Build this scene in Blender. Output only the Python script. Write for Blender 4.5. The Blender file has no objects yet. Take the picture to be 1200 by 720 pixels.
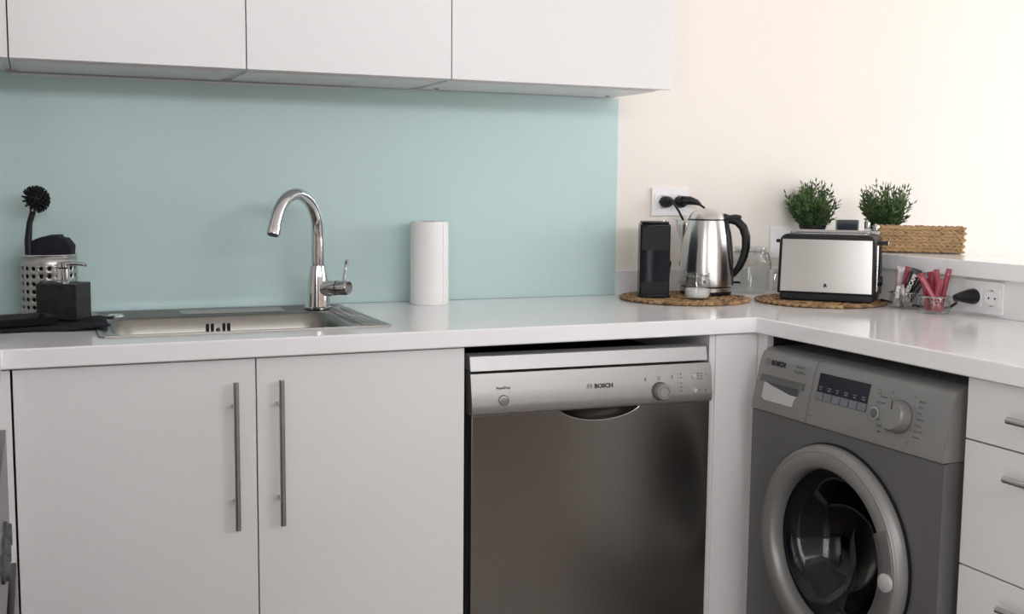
import bpy, bmesh, math, random
from mathutils import Vector, Matrix
random.seed(7)
PI = math.pi
S = bpy.context.scene
COL = S.collection

# ------------------------------------------------------------------ camera
CAM = Vector((0.0499, -2.8451, 1.2031)); YAW = 0.4007; PITCH = -0.1058; ROLL = 0.0094; FPX = 1322.2756
fw = Vector((math.sin(YAW)*math.cos(PITCH), math.cos(YAW)*math.cos(PITCH), math.sin(PITCH)))
rt = Vector((math.cos(YAW), -math.sin(YAW), 0)); up = rt.cross(fw)
r2 = math.cos(ROLL)*rt + math.sin(ROLL)*up; u2 = -math.sin(ROLL)*rt + math.cos(ROLL)*up
cd = bpy.data.cameras.new('camera'); cam = bpy.data.objects.new('camera', cd); COL.objects.link(cam)
cam.matrix_world = Matrix(((r2.x, u2.x, -fw.x, CAM.x), (r2.y, u2.y, -fw.y, CAM.y), (r2.z, u2.z, -fw.z, CAM.z), (0, 0, 0, 1)))
cd.sensor_width = 36; cd.lens = FPX/1200*36; cd.clip_start = 0.05
S.camera = cam

# ------------------------------------------------------------------ world, daylight, exposure
w = bpy.data.worlds.new('world'); S.world = w; w.use_nodes = True
bg = w.node_tree.nodes['Background']
sky = w.node_tree.nodes.new('ShaderNodeTexSky'); sky.sky_type = 'NISHITA'; sky.sun_disc = False; sky.sun_elevation = math.radians(45)
w.node_tree.links.new(sky.outputs[0], bg.inputs[0]); bg.inputs[1].default_value = 0.15
def area(name, loc, rot, sx, sy, power, color):
    l = bpy.data.lights.new(name, 'AREA'); l.shape = 'RECTANGLE'; l.size = sx; l.size_y = sy; l.energy = power; l.color = color
    o = bpy.data.objects.new(name, l); COL.objects.link(o); o.location = loc; o.rotation_euler = rot
    return o
# daylight in the openings of the room: the wide balcony door on the right, plus fill light at an added rear window
area('daylight_balcony_door', (5.16, -2.15, 1.22), (0, PI/2, 0), 2.2, 2.8, 86, (0.985, 0.975, 1.0))
area('fill_light_rear', (1.4, -5.17, 2.22), (PI/2, 0, 0), 3.9, .36, 58, (0.965, 0.965, 1.0))
RX0_L = -0.66
area('daylight_side_door', (RX0_L-.02, -3.05, 1.08), (0, -PI/2, 0), 1.85, .78, 25, (1.0, 0.975, 0.96))
S.view_settings.view_transform = 'Standard'; S.view_settings.look = 'None'
S.view_settings.gamma = 1; S.view_settings.use_curve_mapping = False
S.view_settings.exposure = 0.38

# ------------------------------------------------------------------ materials
MATS = {}
def mat(name, col, rough=0.5, metal=0.0, var=0.03, scale=12.0, bump=0.0, bscale=None, coat=0.0, stretch=None, trans=0.0, ior=1.45, spec=0.5, rvar=0.0, aniso=0.0):
    m = bpy.data.materials.new(name); m.use_nodes = True; nt = m.node_tree; N = nt.nodes; L = nt.links
    b = N['Principled BSDF']
    tc = N.new('ShaderNodeTexCoord'); mp = N.new('ShaderNodeMapping'); L.new(tc.outputs['Object'], mp.inputs[0])
    if stretch: mp.inputs['Scale'].default_value = stretch
    nz = N.new('ShaderNodeTexNoise'); nz.inputs['Scale'].default_value = scale; nz.inputs['Detail'].default_value = 4
    L.new(mp.outputs[0], nz.inputs['Vector'])
    mx = N.new('ShaderNodeMix'); mx.data_type = 'RGBA'
    c = Vector(col)
    mx.inputs['A'].default_value = (*[max(0, v*(1-var)) for v in c], 1); mx.inputs['B'].default_value = (*[min(1, v*(1+var)) for v in c], 1)
    L.new(nz.outputs['Fac'], mx.inputs['Factor']); L.new(mx.outputs['Result'], b.inputs['Base Color'])
    b.inputs['Roughness'].default_value = rough; b.inputs['Metallic'].default_value = metal
    b.inputs['Coat Weight'].default_value = coat; b.inputs['Coat Roughness'].default_value = 0.05
    b.inputs['Transmission Weight'].default_value = trans; b.inputs['IOR'].default_value = ior
    b.inputs['Specular IOR Level'].default_value = spec
    b.inputs['Anisotropic'].default_value = aniso; b.inputs['Anisotropic Rotation'].default_value = 0.25
    if aniso:
        tn = N.new('ShaderNodeTangent'); tn.direction_type = 'RADIAL'; tn.axis = 'Z'; L.new(tn.outputs[0], b.inputs['Tangent'])
    if rvar:
        mr = N.new('ShaderNodeMapRange'); L.new(nz.outputs['Fac'], mr.inputs[0])
        mr.inputs['To Min'].default_value = rough-rvar; mr.inputs['To Max'].default_value = rough+rvar; L.new(mr.outputs[0], b.inputs['Roughness'])
    if bump:
        n2 = N.new('ShaderNodeTexNoise'); n2.inputs['Scale'].default_value = bscale or scale*6; L.new(mp.outputs[0], n2.inputs['Vector'])
        bp = N.new('ShaderNodeBump'); bp.inputs['Strength'].default_value = bump; bp.inputs['Distance'].default_value = 0.002
        L.new(n2.outputs['Fac'], bp.inputs['Height']); L.new(bp.outputs[0], b.inputs['Normal'])
    MATS[name] = m
    return m
def thin_glass(name, tint, rough=0.02, refl=0.35, k=0.5, base=0.06):
    m = bpy.data.materials.new(name); m.use_nodes = True; nt = m.node_tree; N = nt.nodes; L = nt.links
    N.remove(N['Principled BSDF']); out = N['Material Output']
    t = N.new('ShaderNodeBsdfTransparent'); g = N.new('ShaderNodeBsdfGlossy'); g.inputs['Roughness'].default_value = rough
    nz = N.new('ShaderNodeTexNoise'); nz.inputs['Scale'].default_value = 9
    mr = N.new('ShaderNodeMix'); mr.data_type = 'RGBA'; L.new(nz.outputs['Fac'], mr.inputs['Factor'])
    mr.inputs['A'].default_value = (*[v*.97 for v in tint], 1); mr.inputs['B'].default_value = (*tint, 1); L.new(mr.outputs['Result'], t.inputs[0])
    lw = N.new('ShaderNodeLayerWeight'); lw.inputs['Blend'].default_value = refl
    sc = N.new('ShaderNodeMath'); sc.operation = 'MULTIPLY_ADD'; L.new(lw.outputs['Facing'], sc.inputs[0]); sc.inputs[1].default_value = k; sc.inputs[2].default_value = base
    ms = N.new('ShaderNodeMixShader'); L.new(sc.outputs[0], ms.inputs[0]); L.new(t.outputs[0], ms.inputs[1]); L.new(g.outputs[0], ms.inputs[2])
    L.new(ms.outputs[0], out.inputs['Surface']); MATS[name] = m
    return m
mat('wall_paint', (0.79, 0.745, 0.69), 0.75, var=0.015, scale=3, bump=0.08, bscale=180)
mat('ceiling_paint', (0.82, 0.81, 0.79), 0.8, var=0.01)
mat('rear_paint', (0.55, 0.48, 0.41), 0.8, var=0.04, scale=2)
mat('floor_wood', (0.13, 0.095, 0.07), 0.4, var=0.3, scale=5, stretch=(1, 12, 1))
mat('white_laminate', (0.765, 0.745, 0.745), 0.32, var=0.008, scale=4, bump=0.02, bscale=60)
mat('white_edge', (0.72, 0.70, 0.70), 0.4, var=0.01)
mat('counter_white', (0.88, 0.87, 0.875), 0.13, var=0.012, scale=7, rvar=0.04)
mat('white_plastic', (0.84, 0.83, 0.83), 0.3, var=0.01)
mat('glass_teal', (0.515, 0.665, 0.662), 0.07, var=0.02, scale=2, spec=0.5)
mat('glass_edge', (0.55, 0.80, 0.77), 0.15, var=0.02)
mat('steel', (0.66, 0.655, 0.645), 0.24, 1.0, var=0.05, scale=30, stretch=(1, 1, 40), rvar=0.04)
mat('steel_vertical', (0.66, 0.65, 0.64), 0.28, 1.0, var=0.03, scale=60, stretch=(1, 1, 40), aniso=0.85)
mat('steel_holder', (0.46, 0.45, 0.44), 0.36, 1.0, var=0.04, scale=60, stretch=(1, 1, 40))
mat('steel_sink', (0.30, 0.285, 0.262), 0.36, 1.0, var=0.03, scale=150)
mat('steel_dw', (0.29, 0.277, 0.258), 0.24, 1.0, var=0.03, scale=40, stretch=(1, 1, 40))
mat('silver_dw', (0.34, 0.333, 0.32), 0.36, 0.75, var=0.02, scale=60)
mat('silver_dw_lid', (0.42, 0.412, 0.405), 0.4, 0.6, var=0.02, scale=60)
mat('silver_wm', (0.165, 0.163, 0.16), 0.42, 0.4, var=0.02, scale=90)
mat('silver_wm_panel', (0.27, 0.266, 0.26), 0.42, 0.4, var=0.02, scale=90)
mat('silver_light', (0.62, 0.62, 0.62), 0.35, 0.4, var=0.02)
mat('handle_steel', (0.52, 0.505, 0.485), 0.3, 1.0, var=0.06, scale=40, stretch=(1, 1, 30))
mat('chrome', (0.66, 0.66, 0.67), 0.06, 1.0, var=0.01)
mat('black_plastic', (0.010, 0.010, 0.012), 0.4, var=0.2, spec=0.3)
mat('black_gloss', (0.006, 0.007, 0.012), 0.25, var=0.2, spec=0.3)
mat('black_matt', (0.010, 0.010, 0.010), 0.75, var=0.2)
mat('black_stone', (0.016, 0.016, 0.015), 0.5, var=0.7, scale=70, bump=0.9, bscale=160)
mat('dark_void', (0.012, 0.012, 0.014), 0.9, var=0.1)
mat('cloth_navy', (0.007, 0.008, 0.013), 0.95, var=0.4, scale=80, bump=0.6, bscale=300)
mat('sponge_purple', (0.022, 0.018, 0.030), 0.95, var=0.6, scale=120, bump=0.9, bscale=260)
mat('print_black', (0.02, 0.02, 0.02), 0.5, var=0.05)
mat('print_grey', (0.17, 0.17, 0.165), 0.5, var=0.05)
mat('print_white', (0.80, 0.80, 0.80), 0.5, var=0.02)
mat('display_navy', (0.008, 0.010, 0.020), 0.25, var=0.2)
mat('display_key', (0.17, 0.18, 0.20), 0.4, var=0.05)
mat('drum_steel', (0.20, 0.205, 0.22), 0.35, 1.0, var=0.1, scale=30)
mat('rubber_grey', (0.07, 0.075, 0.08), 0.55, var=0.1)
mat('paper_towel', (0.86, 0.845, 0.83), 0.95, var=0.02, scale=40, bump=0.5, bscale=220)
mat('cardboard', (0.45, 0.38, 0.30), 0.9, var=0.1)
mat('straw', (0.34, 0.20, 0.10), 0.7, var=0.55, scale=45, bump=0.5, bscale=200)
mat('straw_dark', (0.17, 0.10, 0.05), 0.8, var=0.4, scale=40)
mat('straw_light', (0.40, 0.26, 0.13), 0.65, var=0.45, scale=40, bump=0.4, bscale=200)
mat('leaf', (0.050, 0.100, 0.032), 0.5, var=0.55, scale=25)
mat('leaf_light', (0.13, 0.205, 0.062), 0.5, var=0.4, scale=25)
mat('stem_green', (0.05, 0.08, 0.03), 0.6, var=0.3)
mat('soil', (0.03, 0.022, 0.015), 0.95, var=0.4, scale=60)
mat('sugar_white', (0.80, 0.78, 0.75), 0.9, var=0.04, scale=80, bump=0.4, bscale=400)
mat('sachet_red', (0.27, 0.028, 0.05), 0.42, var=0.25, scale=40, bump=0.3, bscale=90)
mat('sachet_dark', (0.02, 0.014, 0.016), 0.35, var=0.4, scale=40, bump=0.3, bscale=90)
mat('sachet_silver', (0.30, 0.25, 0.255), 0.3, 0.5, var=0.9, scale=50, bump=0.4, bscale=90)
mat('sachet_pink', (0.42, 0.13, 0.17), 0.45, var=0.15, scale=40)
thin_glass('glass_clear', (0.96, 0.975, 0.972), refl=0.28)
thin_glass('glass_pane', (0.97, 0.98, 0.98), refl=0.15)
mat('glass_thick', (0.90, 0.95, 0.94), 0.03, trans=1.0, var=0.01)
thin_glass('glass_smoke', (0.46, 0.49, 0.52), refl=0.35)
thin_glass('glass_door', (0.26, 0.30, 0.335), rough=0.06, refl=0.3, k=0.16, base=0.035)
mat('oven_steel', (0.13, 0.127, 0.124), 0.3, 1.0, var=0.05, scale=30)

# ------------------------------------------------------------------ mesh helpers
def bx(bm, x0, x1, y0, y1, z0, z1, bev=0.0, seg=2):
    vs = [bm.verts.new(p) for p in ((x0,y0,z0),(x1,y0,z0),(x1,y1,z0),(x0,y1,z0),(x0,y0,z1),(x1,y0,z1),(x1,y1,z1),(x0,y1,z1))]
    fs = [bm.faces.new([vs[i] for i in f]) for f in ((0,3,2,1),(4,5,6,7),(0,1,5,4),(1,2,6,5),(2,3,7,6),(3,0,4,7))]
    if bev: bmesh.ops.bevel(bm, geom=list({e for f in fs for e in f.edges}), offset=bev, segments=seg, affect='EDGES', profile=0.5)
    return bm
def ring_pts(c, n, ang0=0.0): return [(math.cos(ang0+2*PI*i/n), math.sin(ang0+2*PI*i/n)) for i in range(n)]
def frame(d):
    d = d.normalized(); a = Vector((0,0,1)) if abs(d.z) < 0.95 else Vector((1,0,0))
    u = d.cross(a).normalized(); return u, u.cross(d).normalized()
def tube(bm, pts, radii, n=10, caps=True, squash=1.0):
    pts = [Vector(p) for p in pts]
    if not isinstance(radii, (list, tuple)): radii = [radii]*len(pts)
    rings = []; u = None
    for i, p in enumerate(pts):
        d = (pts[min(i+1, len(pts)-1)] - pts[max(i-1, 0)])
        d.normalize()
        if u is None: u, v = frame(d)
        else:
            u = (u - d*u.dot(d)).normalized(); v = u.cross(d).normalized()
        rings.append([bm.verts.new(p + (u*math.cos(2*PI*k/n)+v*math.sin(2*PI*k/n)*squash)*radii[i]) for k in range(n)])
    for a, b in zip(rings, rings[1:]):
        for k in range(n): bm.faces.new((a[k], a[(k+1)%n], b[(k+1)%n], b[k]))
    if caps:
        bm.faces.new(list(reversed(rings[0]))); bm.faces.new(rings[-1])
    return rings
def lathe(bm, prof, n=32, axis='z', c=(0,0,0), close=True, squash=(1,1)):
    # prof: (r, h) pairs; r=0 ends become poles
    c = Vector(c); rings = []
    def P(r, h, t):
        a, b = r*math.cos(t)*squash[0], r*math.sin(t)*squash[1]
        if axis == 'z': return c + Vector((a, b, h))
        if axis == 'y': return c + Vector((a, h, b))
        return c + Vector((h, a, b))
    for r, h in prof:
        if r < 1e-6: rings.append([bm.verts.new(P(0, h, 0))])
        else: rings.append([bm.verts.new(P(r, h, 2*PI*k/n)) for k in range(n)])
    for a, b in zip(rings, rings[1:]):
        for k in range(n):
            k2 = (k+1) % n
            if len(a) == 1 and len(b) == 1: continue
            if len(a) == 1: bm.faces.new((a[0], b[k2], b[k]))
            elif len(b) == 1: bm.faces.new((a[k], a[k2], b[0]))
            else: bm.faces.new((a[k], a[k2], b[k2], b[k]))
    return rings
def prism(bm, pts, axis, h0, h1, bev=0.0):
    # polygon pts (a,b) extruded along axis between h0 and h1
    def P(a, b, h):
        return {'y': (a, h, b), 'x': (h, a, b), 'z': (a, b, h)}[axis]
    lo = [bm.verts.new(P(a, b, h0)) for a, b in pts]; hi = [bm.verts.new(P(a, b, h1)) for a, b in pts]
    fs = [bm.faces.new(lo), bm.faces.new(list(reversed(hi)))]
    n = len(pts)
    for i in range(n): fs.append(bm.faces.new((lo[i], hi[i], hi[(i+1)%n], lo[(i+1)%n])))
    bmesh.ops.recalc_face_normals(bm, faces=fs)
    if bev: bmesh.ops.bevel(bm, geom=[e for f in fs[:2] for e in f.edges], offset=bev, segments=2, affect='EDGES', profile=0.5)
    return bm
def rrect(x0, x1, y0, y1, r, n=5):
    o = []
    for cx, cy, a0 in ((x1-r, y1-r, 0), (x0+r, y1-r, PI/2), (x0+r, y0+r, PI), (x1-r, y0+r, 1.5*PI)):
        for i in range(n+1):
            a = a0 + PI/2*i/n; o.append((cx+r*math.cos(a), cy+r*math.sin(a)))
    return o
def obj(name, bm, m, parent=None, smooth=38, recalc=True):
    if recalc: bmesh.ops.recalc_face_normals(bm, faces=bm.faces)
    if smooth:
        lim = math.radians(smooth)
        for f in bm.faces: f.smooth = True
        for e in bm.edges:
            if len(e.link_faces) == 2 and e.calc_face_angle(0) > lim: e.smooth = False
    me = bpy.data.meshes.new(name); bm.to_mesh(me); bm.free()
    me.materials.append(MATS[m] if isinstance(m, str) else m)
    o = bpy.data.objects.new(name, me); COL.objects.link(o)
    if parent: o.parent = parent
    if 0 < smooth < 50 and recalc:
        wn = o.modifiers.new('normals', 'WEIGHTED_NORMAL'); wn.keep_sharp = True
    return o
def part(name, m, parent, fn, *a, smooth=38, **k):
    bm = bmesh.new(); fn(bm, *a, **k); return obj(name, bm, m, parent, smooth)
def tag(o, label, cat, group=None, kind=None):
    o['label'] = label; o['category'] = cat
    if group: o['group'] = group
    if kind: o['kind'] = kind
    return o
def thing(name, label, cat, loc=(0,0,0), rz=0.0, group=None):
    o = bpy.data.objects.new(name, None); COL.objects.link(o); o.empty_display_size = 0.05
    o.location = loc; o.rotation_euler = (0, 0, rz)
    return tag(o, label, cat, group)
def text(name, s, size, loc, m, parent, rot=(PI/2, 0, 0), depth=0.0003, bold=0.0, sx=1.0, align='CENTER'):
    cu = bpy.data.curves.new(name, 'FONT'); cu.body = s; cu.size = size; cu.extrude = depth; cu.offset = bold
    cu.align_x = align; cu.align_y = 'CENTER'; cu.resolution_u = 3
    t = bpy.data.objects.new(name, cu); COL.objects.link(t)
    dg = bpy.context.evaluated_depsgraph_get()
    me = bpy.data.meshes.new_from_object(t.evaluated_get(dg)); bpy.data.objects.remove(t)
    me.materials.clear(); me.materials.append(MATS[m])
    o = bpy.data.objects.new(name, me); COL.objects.link(o); o.parent = parent
    o.location = loc; o.rotation_euler = rot; o.scale = (sx, 1, 1)
    return o
def grid_solid(bm, xs, ys, inside, z0, z1):
    V = {}
    def v(i, j, z):
        k = (i, j, z)
        if k not in V: V[k] = bm.verts.new((xs[i], ys[j], z))
        return V[k]
    nx, ny = len(xs)-1, len(ys)-1
    I = lambda i, j: 0 <= i < nx and 0 <= j < ny and inside((xs[i]+xs[i+1])/2, (ys[j]+ys[j+1])/2)
    for i in range(nx):
        for j in range(ny):
            if not I(i, j): continue
            bm.faces.new((v(i,j,z1), v(i+1,j,z1), v(i+1,j+1,z1), v(i,j+1,z1)))
            bm.faces.new((v(i,j,z0), v(i,j+1,z0), v(i+1,j+1,z0), v(i+1,j,z0)))
            if not I(i-1, j): bm.faces.new((v(i,j,z0), v(i,j,z1), v(i,j+1,z1), v(i,j+1,z0)))
            if not I(i+1, j): bm.faces.new((v(i+1,j,z0), v(i+1,j+1,z0), v(i+1,j+1,z1), v(i+1,j,z1)))
            if not I(i, j-1): bm.faces.new((v(i,j,z0), v(i+1,j,z0), v(i+1,j,z1), v(i,j,z1)))
            if not I(i, j+1): bm.faces.new((v(i,j+1,z0), v(i,j+1,z1), v(i+1,j+1,z1), v(i+1,j+1,z0)))

# ------------------------------------------------------------------ key dimensions (metres)
ZT, ZB = 0.90, 0.862          # worktop top and underside
YC, YD = -0.609, -0.589       # worktop front, cabinet door front
X0, X1, X2, X3 = 0.002, 0.450, 0.896, 1.517
XC, XD = 1.631, 1.651         # peninsula worktop front, drawer front
YW = -1.258                   # washing machine bay / drawer unit
XLEDGE, XHALF = 2.165, 2.185
ZL0, ZL1 = 0.993, 1.034
YWALL = 0.006
XLC = -0.013                  # inner edge of the worktop arm on the left
RX0, RX1, RY0, HC = -0.66, 5.2, -5.2, 2.55

# ------------------------------------------------------------------ room shell
def struct(name, m, label, cat, fn, *a, smooth=0, **k):
    o = part(name, m, None, fn, *a, smooth=smooth, **k); return tag(o, label, cat, kind='structure')
struct('floor', 'floor_wood', 'brown wooden floor of the kitchen', 'floor', bx, RX0-.1, RX1+.1, RY0-.1, YWALL+.1, -.1, 0)
struct('ceiling', 'ceiling_paint', 'plain white ceiling of the kitchen', 'ceiling', bx, RX0-.1, RX1+.1, RY0-.1, YWALL+.1, HC, HC+.1)
struct('wall_back', 'wall_paint', 'cream painted wall behind the worktop', 'wall', bx, RX0-.1, RX1+.1, YWALL, YWALL+.1, 0, HC)
def holed_wall_x(bm, x0, x1, y0, y1, hy0, hy1, hz0, hz1):
    bx(bm, x0, x1, y0, hy0, 0, HC); bx(bm, x0, x1, hy1, y1, 0, HC); bx(bm, x0, x1, hy0, hy1, hz1, HC)
    if hz0 > 0: bx(bm, x0, x1, hy0, hy1, 0, hz0)
struct('wall_left', 'wall_paint', 'cream painted wall beside the cooker', 'wall', holed_wall_x, RX0-.1, RX0, RY0, YWALL, -3.50, -2.60, .1, 2.1)
def holed_wall_y(bm, y0, y1, x0, x1, hx0, hx1, hz0, hz1):
    bx(bm, x0, hx0, y0, y1, 0, HC); bx(bm, hx1, x1, y0, y1, 0, HC); bx(bm, hx0, hx1, y0, y1, hz1, HC); bx(bm, hx0, hx1, y0, y1, 0, hz0)
struct('wall_right', 'wall_paint', 'cream painted wall around the balcony door', 'wall', holed_wall_x, RX1, RX1+.1, RY0, YWALL, -3.55, -.75, .06, 2.34)
struct('wall_rear', 'rear_paint', 'tan painted rear wall of the room', 'wall', holed_wall_y, RY0-.1, RY0, RX0, RX1, -.6, 3.4, 2.02, 2.42)
def window_x(name, label, x, y0, y1, z0, z1, n):
    r = thing(name, label, 'window'); r['kind'] = 'structure'
    for i in range(n):
        a, b = y0+(y1-y0)*i/n, y0+(y1-y0)*(i+1)/n
        def fr(bm):
            bx(bm, x, x+.04, a, a+.05, z0, z1); bx(bm, x, x+.04, b-.05, b, z0, z1); bx(bm, x, x+.04, a+.05, b-.05, z0, z0+.06); bx(bm, x, x+.04, a+.05, b-.05, z1-.06, z1)
        f = part('sash', 'white_plastic', r, fr)
        part('pane', 'glass_pane', f, bx, x+.018, x+.022, a+.05, b-.05, z0+.06, z1-.06)
window_x('window_1', 'wide glazed balcony door letting in daylight', RX1+.02, -3.55, -.75, .06, 2.34, 2)
def window_y(name, label, y, x0, x1, z0, z1, n):
    r = thing(name, label, 'window'); r['kind'] = 'structure'
    for i in range(n):
        a, b = x0+(x1-x0)*i/n, x0+(x1-x0)*(i+1)/n
        def fr(bm):
            bx(bm, a, a+.05, y-.04, y, z0, z1); bx(bm, b-.05, b, y-.04, y, z0, z1); bx(bm, a+.05, b-.05, y-.04, y, z0, z0+.05); bx(bm, a+.05, b-.05, y-.04, y, z1-.05, z1)
        f = part('sash', 'white_plastic', r, fr)
        part('pane', 'glass_pane', f, bx, a+.05, b-.05, y-.022, y-.018, z0+.05, z1-.05)
window_y('added_window', 'white framed high window strip added in the rear wall for fill light', RY0-.02, -.6, 3.4, 2.02, 2.42, 4)  # made-up opening for the rear fill light, set high to stay out of the backsplash reflection
t = thing('added_door', 'white interior door added in the rear wall for reflections', 'door', (.62, RY0, 0)); t['kind'] = 'structure'  # unseen door, added to give steel and chrome vertical bands to reflect
part('leaf', 'white_laminate', t, bx, -.41, .41, .001, .04, .005, 1.98, bev=.003)
def dframe(bm): bx(bm, -.48, -.41, .0005, .05, 0, 2.01); bx(bm, .41, .48, .0005, .05, 0, 2.01); bx(bm, -.41, .41, .0005, .05, 1.981, 2.01)
part('door_frame', 'white_edge', t, dframe, smooth=0)
bm = bmesh.new(); tube(bm, [(.34, .04, 1.0), (.34, .085, 1.0), (.24, .09, 1.0)], .009, 10); obj('door_handle', bm, 'chrome', t)  # handle of the added rear door
t = thing('added_wardrobe', 'tall dark brown wardrobe added against the rear wall for reflections', 'added_wardrobe', (-.30, RY0, 0))  # unseen wardrobe, added as a dark shape for the metal to reflect
part('carcass', 'floor_wood', t, bx, -.34, .38, .001, .55, 0.001, 1.96, bev=.004)
for a, b_ in ((-.335, .018), (.022, .375)): part('added_wardrobe_door', 'floor_wood', t, bx, a, b_, .5505, .57, .06, 1.95, bev=.003)
t = thing('added_refrigerator', 'tall grey steel refrigerator added beside the cooker for reflections', 'added_refrigerator', (-.345, -1.60, 0))  # unseen, added so toaster and kettle mirror upright bands
part('cabinet', 'silver_wm', t, bx, -.30, .24, -.30, .30, .02, 1.85, bev=.006)
for z0, z1 in ((.04, .68), (.69, 1.84)):
    d = part('refrigerator_door', 'steel', t, bx, .2405, .295, -.298, .298, z0, z1, bev=.006)
    bm = bmesh.new(); zc = (z0+z1)/2; tube(bm, [(.295, -.25, zc-.2), (.33, -.25, zc-.19), (.33, -.25, zc+.19), (.295, -.25, zc+.2)], .008, 10); obj('door_handle', bm, 'chrome', d)
part('foot', 'black_plastic', t, bx, -.25, .2, -.27, .27, .001, .0195, smooth=0)
t = thing('window_3', 'glazed side door in the left wall past the refrigerator', 'window', (RX0, -3.05, 0)); t['kind'] = 'structure'
def sash3(bm): bx(bm, -.05, -.01, -.45, -.40, .1, 2.1); bx(bm, -.05, -.01, .40, .45, .1, 2.1); bx(bm, -.05, -.01, -.40, .40, .1, .16); bx(bm, -.05, -.01, -.40, .40, 2.04, 2.1)
f = part('sash', 'white_plastic', t, sash3, smooth=0)
part('pane', 'glass_pane', f, bx, -.006, -.003, -.40, .40, .16, 2.04, smooth=0)
t = thing('added_sofa', 'low brown sofa added by the rear wall for reflections', 'added_sofa', (2.5, RY0+.1, 0))  # unseen sofa, added so the steel fronts have something to reflect
part('seat', 'floor_wood', t, bx, -.9, .9, .15, .85, .06, .42, bev=.05)
part('backrest', 'floor_wood', t, bx, -.9, .9, 0, .22, .06, .82, bev=.05)
for x in (-1.06, .90): part('armrest', 'floor_wood', t, bx, x, x+.16, 0, .85, .06, .58, bev=.04)
# half wall carrying the bar ledge, standing on the worktop and running down behind the appliances
struct('wall_partition', 'white_plastic', 'low white half wall behind the sachet jars', 'half wall', bx, XHALF, XHALF+.09, -1.83, -.012, ZT+.0005, ZL0)
struct('wall_peninsula', 'wall_paint', 'low wall closing the back of the peninsula', 'half wall', bx, XHALF+.092, XHALF+.16, -1.83, -.012, 0, ZL0)
struct('baseboard_back', 'white_plastic', 'white upstand strip on the worktop along the cream wall', 'baseboard', bx, 1.5755, XHALF-.002, -.012, YWALL, ZT, .9696)
tag(part('bar_ledge', 'counter_white', None, bx, XLEDGE, XLEDGE+.42, -1.86, -.012, ZL0, ZL1, bev=.003),
    'white bar ledge above the half wall, carrying plants and basket', 'ledge')

# ------------------------------------------------------------------ worktop, backsplash
SX0, SX1, SY0, SY1 = 0.160, 0.760, -0.508, -0.046      # sink rim
def worktop(bm):
    xs = [RX0+.002, XLC, SX0+.012, SX1-.012, XC, XHALF+.09]; ys = [-1.83, -1.285, YC, SY0+.012, SY1-.012, 0]
    def ins(x, y):
        if SX0+.012 < x < SX1-.012 and SY0+.012 < y < SY1-.012: return False
        return y > YC or (x < XLC and y > -1.285) or x > XC
    grid_solid(bm, xs, ys, ins, ZB, ZT)
o = tag(part('worktop', 'counter_white', None, worktop, smooth=30), 'glossy white worktop running round the corner above the appliances', 'worktop')
b = o.modifiers.new('bevel', 'BEVEL'); b.width = .003; b.segments = 2; b.limit_method = 'ANGLE'
o = tag(part('glass_backsplash', 'glass_teal', None, bx, RX0+.002, 1.5736, 0, YWALL-.0005, ZT+.0005, 1.4535, smooth=0), 'pale teal glass splashback behind sink and tap', 'backsplash')
part('polished_edge', 'glass_edge', o, bx, 1.5737, 1.5750, 0, YWALL-.0005, ZT+.0005, 1.4535, smooth=0)
def edge_strip(bm): bx(bm, 0.012, 0.80, -.0035, -.0002, 1.4475, 1.4515)
part('edge_trim', 'white_edge', o, edge_strip, smooth=0)

# ------------------------------------------------------------------ bar handle
def bar_handle(parent, x, y, z, length, axis, out=(0, -1, 0), r=.0058):
    # centre of the bar at (x,y,z); out = direction away from the front
    out = Vector(out); c = Vector((x, y, z)); d = {'z': Vector((0,0,1)), 'x': Vector((1,0,0)), 'y': Vector((0,1,0))}[axis]
    bm = bmesh.new(); tube(bm, [c-d*length/2, c+d*length/2], r, 14)
    h = obj('handle', bm, 'handle_steel', parent)
    for s in (-1, 1):
        bm = bmesh.new(); p = c+d*s*length*.325
        tube(bm, [p-out*.001, p-out*.0335], .0042, 10); obj('post', bm, 'handle_steel', h)
    return h

# ------------------------------------------------------------------ upper cabinets
ZU, YU = 1.4549, -0.307
ux = [(-.585, .0120), (.0140, .4887), (.4903, .9648), (.9664, 1.5635)]
ulab = ['white wall cupboard at the end beside the left wall', 'white wall cupboard above the brush holder', 'white wall cupboard above the tap and paper roll', 'wide white wall cupboard at the free end above the teal glass']
for i, (a, b_) in enumerate(ux):
    t = thing('wall_cupboard', ulab[i], 'cupboard', ((a+b_)/2, 0, ZU), 0, 'white wall cupboards')
    h = (b_-a)/2
    def body(bm):
        bx(bm, -h, h, YU+.021, YWALL-.0005, .0035, .75); bx(bm, -h+.012, h-.012, -.24, -.01, -.0005, .0035)
    part('body', 'white_laminate', t, body, smooth=0)
    part('door', 'white_laminate', t, bx, -h+.0003, h-.0003, YU, YU+.019, 0, .75, bev=.0012)
    for s in (-1, 1):
        bm = bmesh.new(); lathe(bm, [(0, -.0025), (.006, -.002), (.0065, .0004), (0, .0004)], 12, c=(s*(h-.05), -.05, 0)); obj('screw_cap', bm, 'rubber_grey' if i == 3 else 'white_edge', t)

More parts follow.
